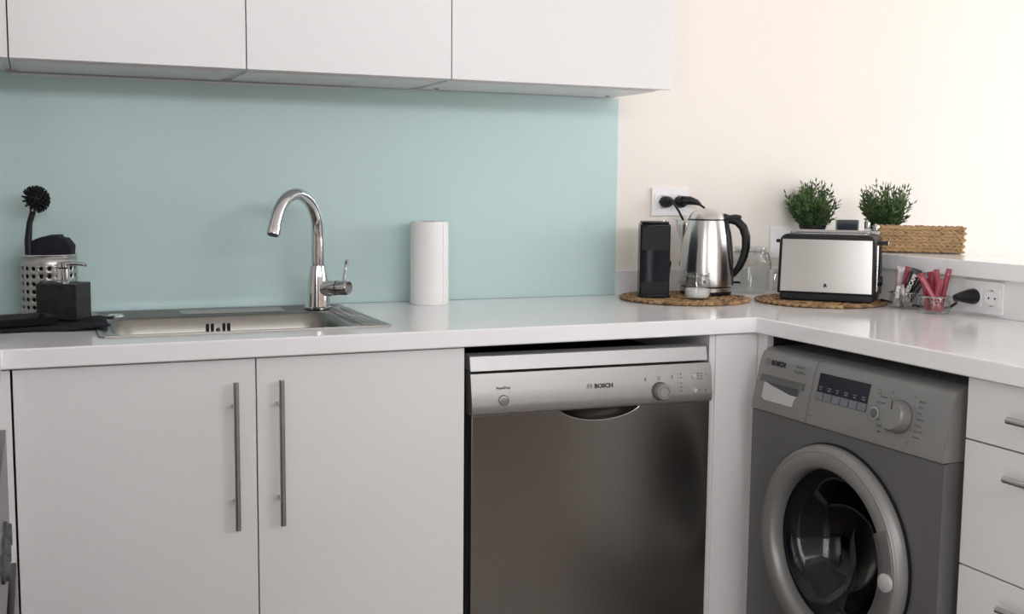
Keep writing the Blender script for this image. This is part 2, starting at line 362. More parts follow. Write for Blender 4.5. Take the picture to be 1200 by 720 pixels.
# ------------------------------------------------------------------ base cabinets
def base_cabinet(name, label, x0, x1, doors):
    t = thing(name, label, 'cabinet', (x0, 0, 0))
    W = x1-x0
    def body(bm):
        for a, b_ in ((0, .016), (W-.016, W)): bx(bm, a, b_, YD+.021, -.02, .10, ZB-.0005)
        bx(bm, .016, W-.016, YD+.021, -.02, .10, .116); bx(bm, .016, W-.016, -.036, -.02, .116, ZB-.0005)
        bx(bm, .016, W-.016, YD+.021, YD+.037, ZB-.1, ZB-.0005)
    part('body', 'white_laminate', t, body, smooth=0)
    part('plinth', 'white_laminate', t, bx, 0, W, YD+.06, YD+.075, 0.001, .0995, smooth=0)
    for a, b_, hx in doors:
        d = part('door', 'white_laminate', t, bx, a-x0, b_-x0, YD, YD+.019, .105, ZB-.004, bev=.0012)
        bar_handle(d, hx-x0, YD-.036, .668, .298, 'z')
    return t
base_cabinet('sink_cabinet', 'white two-door base cabinet under the sink with long steel handles', X0+.001, X2,
             [(X0+.002, X1-.0012, .4045), (X1+.0012, X2-.0005, .494)])
t = thing('corner_filler', 'narrow white filler panel between sink cabinet and cooker', 'panel', (0, 0, 0))
part('panel', 'white_laminate', t, bx, -.10, X0-.002, YD, YD+.019, .105, ZB-.004, bev=.0012)
part('panel', 'white_laminate', t, bx, -.045, -.026, -.672, YD-.001, .105, ZB-.004, bev=.0012)
# corner panel right of the dishwasher, turning to the washing machine bay
t = thing('corner_filler', 'white corner filler between dishwasher and washing machine', 'panel')
part('front', 'white_laminate', t, bx, X3+.016, XD, YD, YD+.019, .001, ZB-.0005, bev=.001)
part('side_board', 'white_laminate', t, bx, X3, X3+.0158, YD+.004, -.02, .001, ZB-.0005, smooth=0)
part('return', 'white_laminate', t, bx, XD-.0005, XD+.018, -.628, YD-.0005, .001, ZB-.0005, bev=.001)
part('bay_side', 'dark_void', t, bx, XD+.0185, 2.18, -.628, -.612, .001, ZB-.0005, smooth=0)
# drawer unit
t = thing('drawer_unit', 'white drawer unit with steel bar handles beside the washing machine', 'drawers', (XD, YW, 0))
def body(bm):
    bx(bm, .021, .52, -.016, 0, .08, ZB-.0005); bx(bm, .021, .52, -.55, -.534, .08, ZB-.0005); bx(bm, .021, .52, -.534, -.016, .08, .096); bx(bm, .50, .52, -.534, -.016, .096, ZB-.0005)
part('body', 'white_laminate', t, body, smooth=0)
part('plinth', 'white_laminate', t, bx, .06, .075, -.55, 0, .001, .0795, smooth=0)
for z0, z1, hz in ((.7428, ZB-.004, .803), (.5008, .7398, .697), (.2600, .4978, .459), (.085, .2570, .2)):
    d = part('drawer_front', 'white_laminate', t, bx, 0, .019, -.5495, -.0005, z0, z1, bev=.0012)
    bar_handle(d, -.036, -.278, hz, .298, 'y', out=(-1, 0, 0), r=.0062)
# dark recess behind the appliances
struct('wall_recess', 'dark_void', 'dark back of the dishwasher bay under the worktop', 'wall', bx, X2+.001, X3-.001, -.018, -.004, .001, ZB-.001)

# ------------------------------------------------------------------ cooker at the left end
t = thing('cooker', 'dark steel cooker beside the white corner filler', 'cooker', (0, -.676, 0))
part('body', 'oven_steel', t, bx, -.62, -.033, -.60, 0, .08, ZB-.012, smooth=0)
part('control_panel', 'oven_steel', t, bx, -.033, -.0080, -.60, -.004, .545, .766, bev=.0015)
part('oven_door', 'black_gloss', t, bx, -.0245, .0008, -.598, .018, .12, .515, bev=.002)
for y in (-.30, -.385, -.47):
    k = bmesh.new(); lathe(k, [(0, 0), (.021, 0), (.021, .004), (.018, .006), (.0165, .011), (0, .0115)], 20, axis='x', c=(-.0080, y, .66)); obj('knob', k, 'rubber_grey', t)
part('foot', 'black_plastic', t, bx, -.55, -.08, -.56, -.04, .001, .0795, smooth=0)

# ------------------------------------------------------------------ sink
t = thing('sink', 'stainless steel inset sink with one wide basin', 'sink', (0, 0, ZT))
BX0, BX1, BY0, BY1 = .192, .690, -.487, -.182
def sink_shell(bm):
    n = 6
    def loop(x0, x1, y0, y1, r, z): return [bm.verts.new((a, b_, z)) for a, b_ in rrect(x0, x1, y0, y1, r, n)]
    L = [loop(SX0, SX1, SY0, SY1, .012, .0003), loop(SX0+.001, SX1-.001, SY0+.001, SY1-.001, .012, .0035), loop(SX0+.008, SX1-.008, SY0+.008, SY1-.008, .012, .004),
         loop(SX0+.012, SX1-.014, SY0+.011, SY1-.012, .012, .0015),
         loop(BX0-.006, BX1+.006, BY0-.004, BY1+.006, .062, .001), loop(BX0, BX1, BY0, BY1, .06, -.004), loop(BX0+.006, BX1-.006, BY0+.006, BY1-.006, .058, -.05),
         loop(BX0+.018, BX1-.018, BY0+.018, BY1-.018, .055, -.145), loop(BX0+.04, BX1-.04, BY0+.04, BY1-.04, .05, -.16), loop(.40, .48, -.375, -.295, .039, -.164)]
    for a, b_ in zip(L, L[1:]):
        m = len(a)
        for k in range(m): bm.faces.new((a[k], a[(k+1)%m], b_[(k+1)%m], b_[k]))
    bm.faces.new(L[-1])
part('basin', 'steel_sink', t, sink_shell, smooth=50)
for k in range(3):
    x = BX1+.016+.017*k
    bm = bmesh.new(); tube(bm, [(x, -.46, .0018), (x, -.40, .0022), (x, -.18, .0022), (x, -.12, .0018)], [.001, .0028, .0028, .001], 8); obj('drainer_ridge', bm, 'steel_sink', t)
bm = bmesh.new(); bx(bm, .36, .60, -.152, -.075, .0017, .0042, bev=.0012); obj('deck_step', bm, 'steel_sink', t)
for dx in (-.024, -.013, .013, .024):
    bm = bmesh.new(); prism(bm, rrect(.436+dx-.0032, .436+dx+.0032, -.049, -.017, .003, 3), 'y', BY1-.0085, BY1-.0035); obj('overflow_slot', bm, 'dark_void', t)
bm = bmesh.new(); lathe(bm, [(0, BY1-.011), (.0045, BY1-.0105), (.006, BY1-.006), (.006, BY1-.003)], 14, axis='y', c=(.436, 0, -.033)); obj('overflow_screw', bm, 'chrome', t)
bm = bmesh.new(); lathe(bm, [(0, -.161), (.03, -.1615), (.036, -.162), (.04, -.1632), (.041, -.165)], 24, c=(.44, -.335, 0)); obj('drain', bm, 'chrome', t)
bm = bmesh.new(); lathe(bm, [(0, .0065), (.012, .006), (.017, .004), (.018, .001)], 20, c=(.215, -.135, 0)); obj('pop_up_knob', bm, 'chrome', t)

# ------------------------------------------------------------------ tap
t = thing('mixer_tap', 'chrome swan-neck mixer tap with side lever on the sink', 'tap', (.684, -.132, ZT+.0042))
bm = bmesh.new(); lathe(bm, [(0, 0), (.0335, 0), (.0335, .004), (.0305, .006), (.0285, .03), (.0235, .075), (.0195, .098), (.0185, .104), (0, .104)], 32); obj('body', bm, 'chrome', t)
sd = Vector((-.72, -.69, 0)).normalized()
def spout(bm):
    P = [Vector((0, 0, .1045)), Vector((0, 0, .14)), Vector((0, 0, .168))]; R = .088
    for k in range(1, 21):
        a = PI*k/20*.885; P.append(Vector((0, 0, .190)) + sd*(R-R*math.cos(a)) + Vector((0, 0, R*1.0*math.sin(a))))
    e = P[-1]; dn = (P[-1]-P[-2]).normalized(); P.append(e+dn*.026)
    tube(bm, P, [.0158]*2+[.0145]*(len(P)-2), 20)
    bm2 = P[-1]
sp = part('spout', 'chrome', t, spout, smooth=50)
a = PI*.885; e = Vector((0, 0, .190)) + sd*(.088-.088*math.cos(a)) + Vector((0, 0, .088*math.sin(a))); dn = (sd*math.sin(a)+Vector((0, 0, math.cos(a)))).normalized()
bm = bmesh.new(); tube(bm, [e+dn*.016, e+dn*.018, e+dn*.036, e+dn*.038], [.0148, .0158, .0158, .0150], 20); nz = obj('aerator', bm, 'chrome', sp)
bm = bmesh.new(); tube(bm, [e+dn*.0375, e+dn*.0395], [.0125, .0125], 16); obj('aerator_mesh', bm, 'black_plastic', sp)
ld = Vector((.62, -.78, 0)).normalized()
bm = bmesh.new(); tube(bm, [Vector((0, 0, .044)), ld*.03+Vector((0, 0, .050)), ld*.062+Vector((0, 0, .054))], [.016, .0195, .0185], 20); obj('side_arm', bm, 'chrome', t)
bm = bmesh.new(); q = Vector((0, 0, .0545)); tube(bm, [ld*.0625+q, ld*.064+q], [.0165, .0165], 20); obj('seal_ring', bm, 'black_plastic', t)
bm = bmesh.new(); tube(bm, [ld*.0645+q, ld*.088+q*1.01, ld*.093+q*1.01], [.0190, .0185, .0150], 20); lv = obj('lever_cap', bm, 'chrome', t)
bm = bmesh.new(); b0 = ld*.078+q+Vector((0, 0, .012)); tube(bm, [b0, b0+Vector((.002, -.001, .022)), b0+Vector((.006, -.002, .040)), b0+Vector((.008, -.003, .052)), b0+Vector((.009, -.003, .056))], [.0052, .0034, .0038, .0058, .003], 12); obj('lever', bm, 'chrome', lv)

# ------------------------------------------------------------------ left group: brush holder, soap
t = thing('utensil_holder', 'perforated stainless steel holder for dish brush', 'holder', (.078, -.085, ZT))
def perforated(bm):
    R, H, nc, nr, z0, z1 = .0605, .140, 22, 6, .018, .122
    P = lambda a, z: Vector((R*math.cos(a), R*math.sin(a), z))
    da = 2*PI/nc; dz = (z1-z0)/nr; V = {}
    def v(p):
        k = (round(p.x, 5), round(p.y, 5), round(p.z, 5))
        if k not in V: V[k] = bm.verts.new(p)
        return V[k]
    for i in range(nc):
        a0 = i*da
        for j in range(nr):
            zc = z0+(j+.5)*dz; ac = a0+da/2; hole = []; sq = []
            for k in range(8):
                t_ = 2*PI*(k+.5)/8; hole.append(v(P(ac+math.cos(t_)*.0048/R, zc+math.sin(t_)*.0048)))
            for k, (ux_, uz) in enumerate(((1, .41), (.41, 1), (-.41, 1), (-1, .41), (-1, -.41), (-.41, -1), (.41, -1), (1, -.41))):
                sq.append(v(P(ac+ux_*da/2, zc+uz*dz/2)))
            corner = {0: (1, 1), 2: (-1, 1), 4: (-1, -1), 6: (1, -1)}
            for k in range(8):
                k2 = (k+1) % 8
                if k in corner:
                    cx_, cz_ = corner[k]; c_ = v(P(ac+cx_*da/2, zc+cz_*dz/2)); bm.faces.new((hole[k], sq[k], c_, sq[k2], hole[k2]))
                else: bm.faces.new((hole[k], sq[k], sq[k2], hole[k2]))
        for za, zb in ((0, z0), (z1, H)):
            pts = [P(a0, za), P(a0+da, za), P(a0+da, zb), P(a0, zb)]
            mid = []
            bm.faces.new([v(p) for p in pts])
o = part('shell', 'steel_holder', t, perforated, smooth=60)
sm = o.modifiers.new('solid', 'SOLIDIFY'); sm.thickness = .001
bm = bmesh.new(); lathe(bm, [(0, .001), (.0585, .001), (.0585, .003), (0, .003)], 32); obj('bottom', bm, 'steel', t)
bm = bmesh.new(); lathe(bm, [(.0565, .004), (.0565, .130), (.0555, .130), (.0555, .004)], 36); obj('dark_backing', bm, 'black_plastic', t)  # added black sleeve stands in for the shade inside the holder
bm = bmesh.new(); lathe(bm, [(.0598, .139), (.0612, .140), (.0618, .142), (.0612, .1435), (.0598, .142), (.0598, .139)], 44); obj('rim', bm, 'steel', t)
# brush
t = thing('dish_brush', 'black dish brush with round bristle head, upright in the steel holder', 'brush', (.045, -.095, ZT+.004))
bm = bmesh.new()
H = [Vector(p) for p in ((.012, .01, .002), (.004, .004, .06), (-.008, 0, .13), (-.0085, 0, .17), (-.004, 0, .21), (.004, 0, .235))]
tube(bm, H, [.006, .0085, .0105, .0105, .0085, .009], 12, squash=.75); obj('grip', bm, 'black_plastic', t)
hc = Vector((.010, -.004, .262))
bm = bmesh.new(); bmesh.ops.create_icosphere(bm, subdivisions=3, radius=.0205, matrix=Matrix.Translation(hc)); obj('head', bm, 'black_plastic', t)
bm = bmesh.new(); dirn = Vector((.65, -.45, .25)).normalized()
gold = PI*(3-5**.5)
for k in range(120):
    z = 1-2*(k+.5)/120; r = math.sqrt(1-z*z); v_ = Vector((r*math.cos(gold*k), r*math.sin(gold*k), z))
    if v_.dot(dirn) < -.45: continue
    tube(bm, [hc+v_*.018, hc+v_*.0315], [.0030, .0022], 6)
o = obj('bristles', bm, 'black_matt', t); o['kind'] = 'stuff'
# sponge / scourer
def sponge(bm):
    pts = [(-.044, -.03), (.044, -.03), (.047, .008), (.034, .024), (.021, .025), (.019, .031), (-.006, .029), (-.030, .022), (-.044, .014)]
    prism(bm, pts, 'y', -.016, .016); bmesh.ops.bevel(bm, geom=bm.edges[:], offset=.0015, segments=1, affect='EDGES')
o = part('scouring_sponge', 'sponge_purple', None, sponge); o.location = (.087, -.082, ZT+.156); o.rotation_euler = (.08, .05, -.35)
tag(o, 'dark purple-black scouring sponge stuck in the steel holder', 'sponge')
# soap dispenser
t = thing('soap_dispenser', 'black textured square soap dispenser with chrome pump', 'soap dispenser', (.105, -.205, ZT+.0088), math.radians(-27))
part('bottle', 'black_stone', t, bx, -.045, .045, -.036, .036, 0, .078, bev=.002)
bm = bmesh.new(); lathe(bm, [(0, .078), (.0165, .078), (.0165, .083), (.0135, .085), (.0135, .108), (.0145, .110), (.006, .112), (.006, .118), (0, .118)], 24); p_ = obj('pump', bm, 'chrome', t)
bm = bmesh.new(); lathe(bm, [(0, .112), (.0125, .112), (.0125, .1215), (.011, .123), (0, .1235)], 24); obj('pump_head', bm, 'chrome', p_)
bm = bmesh.new(); tube(bm, [(0, 0, .1195), (.03, -.006, .1215), (.052, -.010, .120), (.056, -.011, .117)], [.0050, .0046, .004, .0036], 10); obj('nozzle', bm, 'chrome', p_)
# soap dish
t = thing('soap_dish', 'shallow black square soap dish on the folded cloth', 'soap dish', (.020, -.285, ZT+.0088), math.radians(20))
def dish(bm):
    A = [(-.062, -.05), (.062, -.05), (.062, .05), (-.062, .05)]
    def lp(s, z): return [bm.verts.new((x*s, y*s, z)) for x, y in A]
    L = [lp(.92, 0), lp(1.0, .016), lp(.90, .016), lp(.84, .006)]
    bm.faces.new(L[0][::-1]); bm.faces.new(L[3])
    for a, b_ in zip(L, L[1:]):
        for k in range(4): bm.faces.new((a[k], a[(k+1)%4], b_[(k+1)%4], b_[k]))
    bmesh.ops.bevel(bm, geom=bm.edges[:], offset=.0015, segments=2, affect='EDGES')
part('tray', 'black_plastic', t, dish)
# cloth
def cloth(bm):
    nx, ny = 22, 20; V = []; rnd = random.Random(3)
    for j in range(ny+1):
        row = []
        for i in range(nx+1):
            u, v_ = i/nx, j/ny
            x = -.165+.33*u; y = -.11+.185*v_
            ed = min(u, 1-u, v_, 1-v_)
            x += .006*math.sin(9*v_)*(1 if u > .5 else .4); y += .005*math.sin(11*u+1)
            z = .0058 + (.0010*math.sin(14*u)*math.sin(12*v_)) - (.0025 if ed < .02 else 0) + .0058*min(1, max(0, (u-.80)/.09))
            if u > .8 and .35 < v_ < .75: z += .010*math.sin((v_-.35)/.4*PI)*math.sin((u-.8)/.2*PI*.75)
            row.append(bm.verts.new((x, y, z)))
        V.append(row)
    for j in range(ny):
        for i in range(nx): bm.faces.new((V[j][i], V[j][i+1], V[j+1][i+1], V[j+1][i]))
o = part('dish_cloth', 'cloth_navy', None, cloth, smooth=80); o.location = (.030, -.262, ZT); o.rotation_euler = (0, 0, math.radians(-6))
md = o.modifiers.new('solid', 'SOLIDIFY'); md.thickness = .0018; md.offset = -1
tag(o, 'black folded dish cloth lying under the soap dish', 'cloth')

# ------------------------------------------------------------------ paper towel
t = thing('paper_towel_roll', 'white paper towel roll standing upright on the worktop', 'paper roll', (.990, -.075, ZT))
def roll(bm):
    prof = [(.019, .0005), (.0495, .0005), (.0503, .004)] + [(.0503-.0006*(k%2)-.0012*(k/8), .004+.205*k/8) for k in range(1, 9)] + [(.0475, .2135), (.019, .2125), (.019, .0005)]
    lathe(bm, prof, 48)
part('paper', 'paper_towel', t, roll, smooth=50)
bm = bmesh.new(); lathe(bm, [(.0188, .001), (.0188, .2135), (.0178, .2135), (.0178, .001), (.0188, .001)], 32); obj('core', bm, 'cardboard', t)
bm = bmesh.new(); tube(bm, [(.0505*math.cos(-1.1), .0505*math.sin(-1.1), .003), (.0498*math.cos(-1.1), .0498*math.sin(-1.1), .21)], .0008, 6); obj('loose_edge', bm, 'paper_towel', t)

# ------------------------------------------------------------------ woven mats
def lump(bm, c, d, n, L, r, seg=5):
    # one strand of a braid: an elongated bead along d, n = normal
    d = Vector(d).normalized(); s = d.cross(n).normalized(); rings = []
    for t_, k in ((-.5, .25), (-.28, .85), (.05, 1.0), (.32, .8), (.5, .25)):
        rings.append([bm.verts.new(Vector(c)+d*t_*L+(s*math.cos(2*PI*i/seg)+n*math.sin(2*PI*i/seg))*r*k) for i in range(seg)])
    for a, b_ in zip(rings, rings[1:]):
        for i in range(seg): bm.faces.new((a[i], a[(i+1)%seg], b_[(i+1)%seg], b_[i]))
def placemat(label, loc, R, rz):
    t = thing('woven_placemat', label, 'placemat', loc, rz, 'round woven placemats')
    bm = bmesh.new(); lathe(bm, [(0, .0005), (R-.009, .0005), (R-.006, .003), (R-.009, .0055), (0, .0055)], 48); obj('core', bm, 'straw_dark', t)
    nr = 7; Z = Vector((0, 0, 1)); ma, mb, mc = bmesh.new(), bmesh.new(), bmesh.new()
    for k in range(nr):
        r = R-.010-k*(R-.02)/nr; n = max(6, int(2*PI*r/.0215))
        for i in range(n):
            for s in (-1, 1):
                a = 2*PI*(i+.25*s+random.uniform(-.1, .1))/n; rr = r+s*.0055
                c = Vector((rr*math.cos(a), rr*math.sin(a), .0052+random.uniform(-.0006, .0006)))
                tg = Vector((-math.sin(a), math.cos(a), 0)); rd = Vector((math.cos(a), math.sin(a), 0))
                lump(random.choice((ma, ma, mb, mb, mc)), c, tg+rd*s*.65, Z, .0255, .0052)
    o = obj('braid', ma, 'straw', t, recalc=False, smooth=70); o['kind'] = 'stuff'
    o = obj('braid', mb, 'straw_light', t, recalc=False, smooth=70); o['kind'] = 'stuff'
    o = obj('braid', mc, 'straw_dark', t, recalc=False, smooth=70); o['kind'] = 'stuff'
placemat('round woven straw mat under the kettle', (1.688, -.190, ZT), .176, .2)
placemat('round woven straw mat under the toaster', (2.008, -.365, ZT), .172, 1.1)
MZ = ZT+.0104

# ------------------------------------------------------------------ black coffee machine
t = thing('coffee_machine', 'narrow black pod coffee machine standing left of the kettle', 'coffee machine', (1.612, -.150, MZ), math.radians(-26))
def cm_out(w_, d, bulge):
    pts = []
    for k in range(9):
        u = -1+2*k/8; pts.append((u*w_, -d-bulge*(1-u*u)))
    return pts + [(w_, d), (-w_, d)]
bm = bmesh.new(); prism(bm, cm_out(.0405, .05, .008), 'z', .0, .199, bev=.006); obj('body', bm, 'black_gloss', t)
bm = bmesh.new(); prism(bm, cm_out(.0365, .046, .008), 'z', .1985, .204, bev=.002); obj('top', bm, 'black_plastic', t)
bm = bmesh.new(); prism(bm, rrect(-.036, .036, .128, .190, .004), 'y', -.0595, -.0502); obj('front_cover', bm, 'black_plastic', t)
bm = bmesh.new(); prism(bm, cm_out(.043, .052, .010), 'z', .0, .008, bev=.002); obj('base', bm, 'black_plastic', t)
bm = bmesh.new(); prism(bm, rrect(-.036, .036, .010, .040, .004), 'y', -.060, -.0502); obj('drip_tray', bm, 'black_plastic', t)
bm = bmesh.new(); lathe(bm, [(0, .2085), (.004, .208), (.0048, .2045)], 12, c=(.02, -.035, 0)); obj('button', bm, 'chrome', t)
bm = bmesh.new(); tube(bm, [(.0395, .03, .092), (.047, .034, .092), (.050, .050, .088), (.048, .064, .06), (.046, .070, .004)], .0032, 8); obj('cord', bm, 'black_plastic', t)

# ------------------------------------------------------------------ kettle
t = thing('electric_kettle', 'brushed steel electric kettle with black handle on woven mat', 'kettle', (1.787, -.140, MZ), math.radians(-36))
bm = bmesh.new(); lathe(bm, [(0, 0), (.070, 0), (.072, .002), (.072, .006), (.070, .008), (0, .008)], 40); bs = obj('power_base', bm, 'black_plastic', t)
bm = bmesh.new(); lathe(bm, [(.070, .0085), (.0725, .009), (.073, .018), (.0715, .0195)], 40); obj('base_ring', bm, 'steel_vertical', bs)
bm = bmesh.new(); lathe(bm, [(.0690, .0198), (.0690, .0235)], 40); obj('shadow_gap', bm, 'black_plastic', bs)
def kb(bm):
    prof = [(0, .0235), (.0735, .0235), (.0745, .027), (.0742, .05), (.0725, .09), (.0695, .13), (.0645, .165), (.0580, .195), (.0545, .206)]
    lathe(bm, prof, 48)
part('body', 'steel_vertical', t, kb, smooth=60)
bm = bmesh.new(); lathe(bm, [(.0545, .2065), (.0538, .2085), (.0535, .2100)], 48); obj('lid_gap', bm, 'black_plastic', t)
bm = bmesh.new(); lathe(bm, [(.0535, .2090), (.0525, .2125), (.047, .222), (.036, .2315), (.02, .2375), (0, .239)], 48); ld_ = obj('lid', bm, 'steel_vertical', t)
# spout on the -x side
def kspout(bm):
    rows = [(.130, .0675, .003, .004), (.150, .064, .013, .010), (.170, .061, .022, .020), (.190, .0565, .027, .029), (.2045, .053, .029, .034)]
    V = []
    for z, r, w_, out in rows:
        row = []
        for k in range(7):
            u = -1+2*k/6; y = u*w_; x = -(math.sqrt(max(r*r-y*y, 0))-.001) - out*(1-abs(u)**1.6); row.append(bm.verts.new((x, y, z)))
        V.append(row)
    for a, b_ in zip(V, V[1:]):
        for k in range(6): bm.faces.new((a[k], a[k+1], b_[k+1], b_[k]))
sp_ = part('spout', 'steel_vertical', t, kspout, smooth=70)
m_ = sp_.modifiers.new('solid', 'SOLIDIFY'); m_.thickness = .0012
def gauge(bm):
    V = []
    for z, r in ((.03, .0748), (.05, .0747), (.09, .0730), (.13, .0700), (.165, .0650), (.195, .0585)):
        V.append([bm.verts.new((-r*math.cos(a), -r*math.sin(a), z)) for a in (.28, .5, .72, .94)])
    for a, b_ in zip(V, V[1:]):
        for k in range(3): bm.faces.new((a[k], a[k+1], b_[k+1], b_[k]))
# handle on the +x side
hp = [(.0545, 0, .2065), (.068, 0, .2085), (.083, 0, .204), (.099, 0, .188), (.108, 0, .162), (.1085, 0, .132), (.103, 0, .105), (.093, 0, .080), (.079, 0, .058), (.075, 0, .050)]
bm = bmesh.new(); tube(bm, hp, [.012, .0150, .0155, .0155, .0155, .0150, .0142, .013, .0105, .006], 14, squash=.80); obj('handle', bm, 'black_plastic', t, smooth=60)
def spine(bm):
    pr = [(.0575, .208), (.0675, .166), (.0722, .130), (.0750, .090), (.0765, .05), (.0765, .026)]
    ins = [(r-.006, z) for r, z in reversed(pr)]
    prism(bm, pr+ins, 'y', -.012, .012, bev=.0015)
part('handle_spine', 'black_plastic', t, spine)
bm = bmesh.new(); prism(bm, [(.046, .226), (.060, .221), (.078, .2235), (.094, .2205), (.094, .213), (.075, .2085), (.055, .2085), (.046, .214)], 'y', -.010, .010, bev=.002); obj('lid_latch', bm, 'black_plastic', ld_)
bm = bmesh.new(); bx(bm, .0935, .0965, -.007, .007, .2135, .2195, bev=.0008); obj('latch_button', bm, 'chrome', ld_)
bm = bmesh.new(); tube(bm, [(.076, 0, .033), (.088, -.001, .034), (.097, -.001, .033)], [.003, .0034, .0024], 8); obj('switch', bm, 'black_plastic', t)
def wmf(bm, x, y, z, s):
    prism(bm, [(x-s*.5, z-s*.5), (x-s*.1, z-s*.5), (x+s*.05, z-s*.1), (x+s*.2, z-s*.5), (x+s*.55, z-s*.5), (x+s*.3, z), (x+s*.3, z+s*.55), (x-s*.45, z+s*.6)], 'y', y, y+.0005)
o = part('emblem', 'print_black', t, wmf, 0, -.0751, .038, .008, smooth=0); o.rotation_euler = (0, 0, math.radians(2))

# ------------------------------------------------------------------ clip-top jars
def clip_jar(name, label, loc, R, H, rz=0.0, lid=True, group=None, fill=None, cat='jar', neck=.86):
    t = thing(name, label, cat, loc, rz, group)
    def shell(bm):
        lathe(bm, [(0, .0005), (R*.86, .0005), (R*.98, .006), (R, .014), (R, H*.70), (R*.97, H*.78), (R*neck, H*.86), (R*neck, H), (R*neck-.0022, H), (R*neck-.0022, H*.92)], 36)
    part('jar_glass', 'glass_clear', t, shell, smooth=60)
    def rimf(bm): lathe(bm, [(R*neck+.0002, H*.90), (R*neck+.004, H*.91), (R*neck+.0045, H*.95), (R*neck+.0002, H*.96)], 36)
    part('collar', 'glass_clear', t, rimf)
    if lid:
        bm = bmesh.new(); lathe(bm, [(0, H+.007), (R*neck*.7, H+.006), (R*neck+.003, H+.0075), (R*neck+.0035, H+.003), (R*neck+.002, H+.0012), (0, H+.0012)], 36); obj('lid', bm, 'glass_clear', t)
    bm = bmesh.new(); rr = R*neck+.0052; n = 28
    pts = [(rr*math.cos(2*PI*k/n), rr*math.sin(2*PI*k/n), H*.93) for k in range(n+1)]; tube(bm, pts, .0009, 6, caps=False)
    tube(bm, [(-.007, -rr, H*.93), (-.009, -R-.003, H*.70), (-.006, -R-.003, H*.55), (.006, -R-.003, H*.55), (.009, -R-.003, H*.70), (.007, -rr, H*.93)], .0009, 6)
    obj('wire_clip', bm, 'chrome', t)
    return t
clip_jar('sugar_jar', 'small clip-top glass jar half full of white sugar', (1.680, -.268, MZ), .0360, .064, rz=math.radians(-25), neck=.84)
bm = bmesh.new(); lathe(bm, [(0, 0), (.029, 0), (.033, .008), (.0332, .0205), (.030, .0225), (0, .024)], 32)
o = obj('sugar', bm, 'sugar_white', None); o.location = (1.680, -.268, MZ+.0052); tag(o, 'white sugar filling the bottom of the small clip-top jar', 'sugar', kind='stuff')
clip_jar('storage_jar', 'large empty glass clip-top jar behind the kettle', (1.984, -.070, ZT), .056, .128, rz=math.radians(60), neck=.80)
clip_jar('storage_jar', 'small glass clip-top jar partly hidden behind the toaster', (2.078, -.105, ZT), .030, .062, rz=math.radians(-70))
JA, JB = (2.120, -.560, ZT), (2.108, -.683, ZT)
clip_jar('sachet_jar', 'open glass jar of dark and silver coffee sticks beside the toaster', JA, .0345, .045, rz=math.radians(-30), lid=False, neck=.93)
clip_jar('sachet_jar', 'open glass jar of red sugar sticks in front of the black plug', JB, .0365, .046, rz=math.radians(-38), lid=False, neck=.93)

# stick sachets: flat pouches with crimped ends
VR = Vector((math.cos(.80), -math.sin(.80), 0)); VF = Vector((math.sin(.80), math.cos(.80), 0))
def stick(label, group, base, lean, turn, L, w_, m, stripe=None, words=None):
    t = thing('coffee_stick' if m != 'sachet_red' else 'sugar_stick', label, 'sachet', base, 0, group)
    d = (Vector((0, 0, 1))+VR*lean[0]+VF*lean[1]).normalized()
    s = (VR*math.cos(turn)+VF*math.sin(turn)); s = (s-d*s.dot(d)).normalized(); n = s.cross(d)
    def P(a, h, o_): return s*a+d*h+n*o_
    bm = bmesh.new(); rows = []
    for h, ww, th in ((0, 1, .0004), (.06, 1, .0006), (.14, .95, .0035), (.5, .92, .0042), (.84, .95, .0035), (.92, 1, .0006), (1, 1, .0004)):
        rows.append([bm.verts.new(P(a*w_/2*ww, h*L, o_*th)) for a, o_ in ((-1, 0), (-.5, 1), (.5, 1), (1, 0), (.5, -1), (-.5, -1))])
    for a, b_ in zip(rows, rows[1:]):
        for k in range(6): bm.faces.new((a[k], a[(k+1)%6], b_[(k+1)%6], b_[k]))
    bm.faces.new(rows[0]); bm.faces.new(rows[-1])
    obj('pouch', bm, m, t)
    if stripe:
        bm = bmesh.new()
        for h0, h1, k0 in stripe:
            v4 = [bm.verts.new(P(a*w_/2*.46, h*L, .0047*k0)) for a, h in ((-1, h0), (1, h0), (1, h1), (-1, h1))]; bm.faces.new(v4)
        obj('printed_band', bm, 'sachet_pink' if m == 'sachet_red' else 'print_white', t, smooth=0)
    if words:
        R3 = Matrix((d, n.cross(d), n)).transposed()
        o = text('lettering', words, w_*.62, d*L*.60+n*.0049, 'print_white', t, bold=.0004)
        o.rotation_euler = R3.to_euler()
    return t
GR, GD = 'red paper sugar sticks in the jar before the plug', 'dark coffee sticks in the jar beside the toaster'
def at(J, a, b_, z=.007): return (J[0]+VR.x*a+VF.x*b_, J[1]+VR.y*a+VF.y*b_, J[2]+z)
LR = 'plain long red sugar stick in the middle of the bunch before the plug'
stick('red paper sugar stick leaning far over towards the coffee sticks', GR, at(JB, .018, -.010), (-.62, 0), .1, .108, .016, 'sachet_red', [(.10, .9, 1)])
stick('red sugar stick with one broad pink band in the jar before the plug', GR, at(JB, -.012, .004), (-.25, .1), .5, .092, .015, 'sachet_red', [(.55, .8, 1)])
stick(LR, GR, at(JB, .004, .012), (-.20, .05), -.3, .098, .016, 'sachet_red')
stick('upright red sugar stick with two short pink bands in the jar before the plug', GR, at(JB, .010, -.002), (-.10, .1), .2, .104, .014, 'sachet_red', [(.5, .62, 1), (.7, .78, 1)])
stick('red paper sugar stick leaning away from the other sticks in its jar', GR, at(JB, .012, .010), (.16, .1), .3, .106, .014, 'sachet_red', [(.84, .9, 1)])
stick('short red sugar stick close to the dark coffee sticks', GR, at(JB, -.020, .010), (.05, .1), -.4, .080, .016, 'sachet_red')
stick('short red sugar stick at the front rim of the jar before the plug', GR, at(JB, .0, -.014), (.12, .08), .1, .082, .016, 'sachet_red')
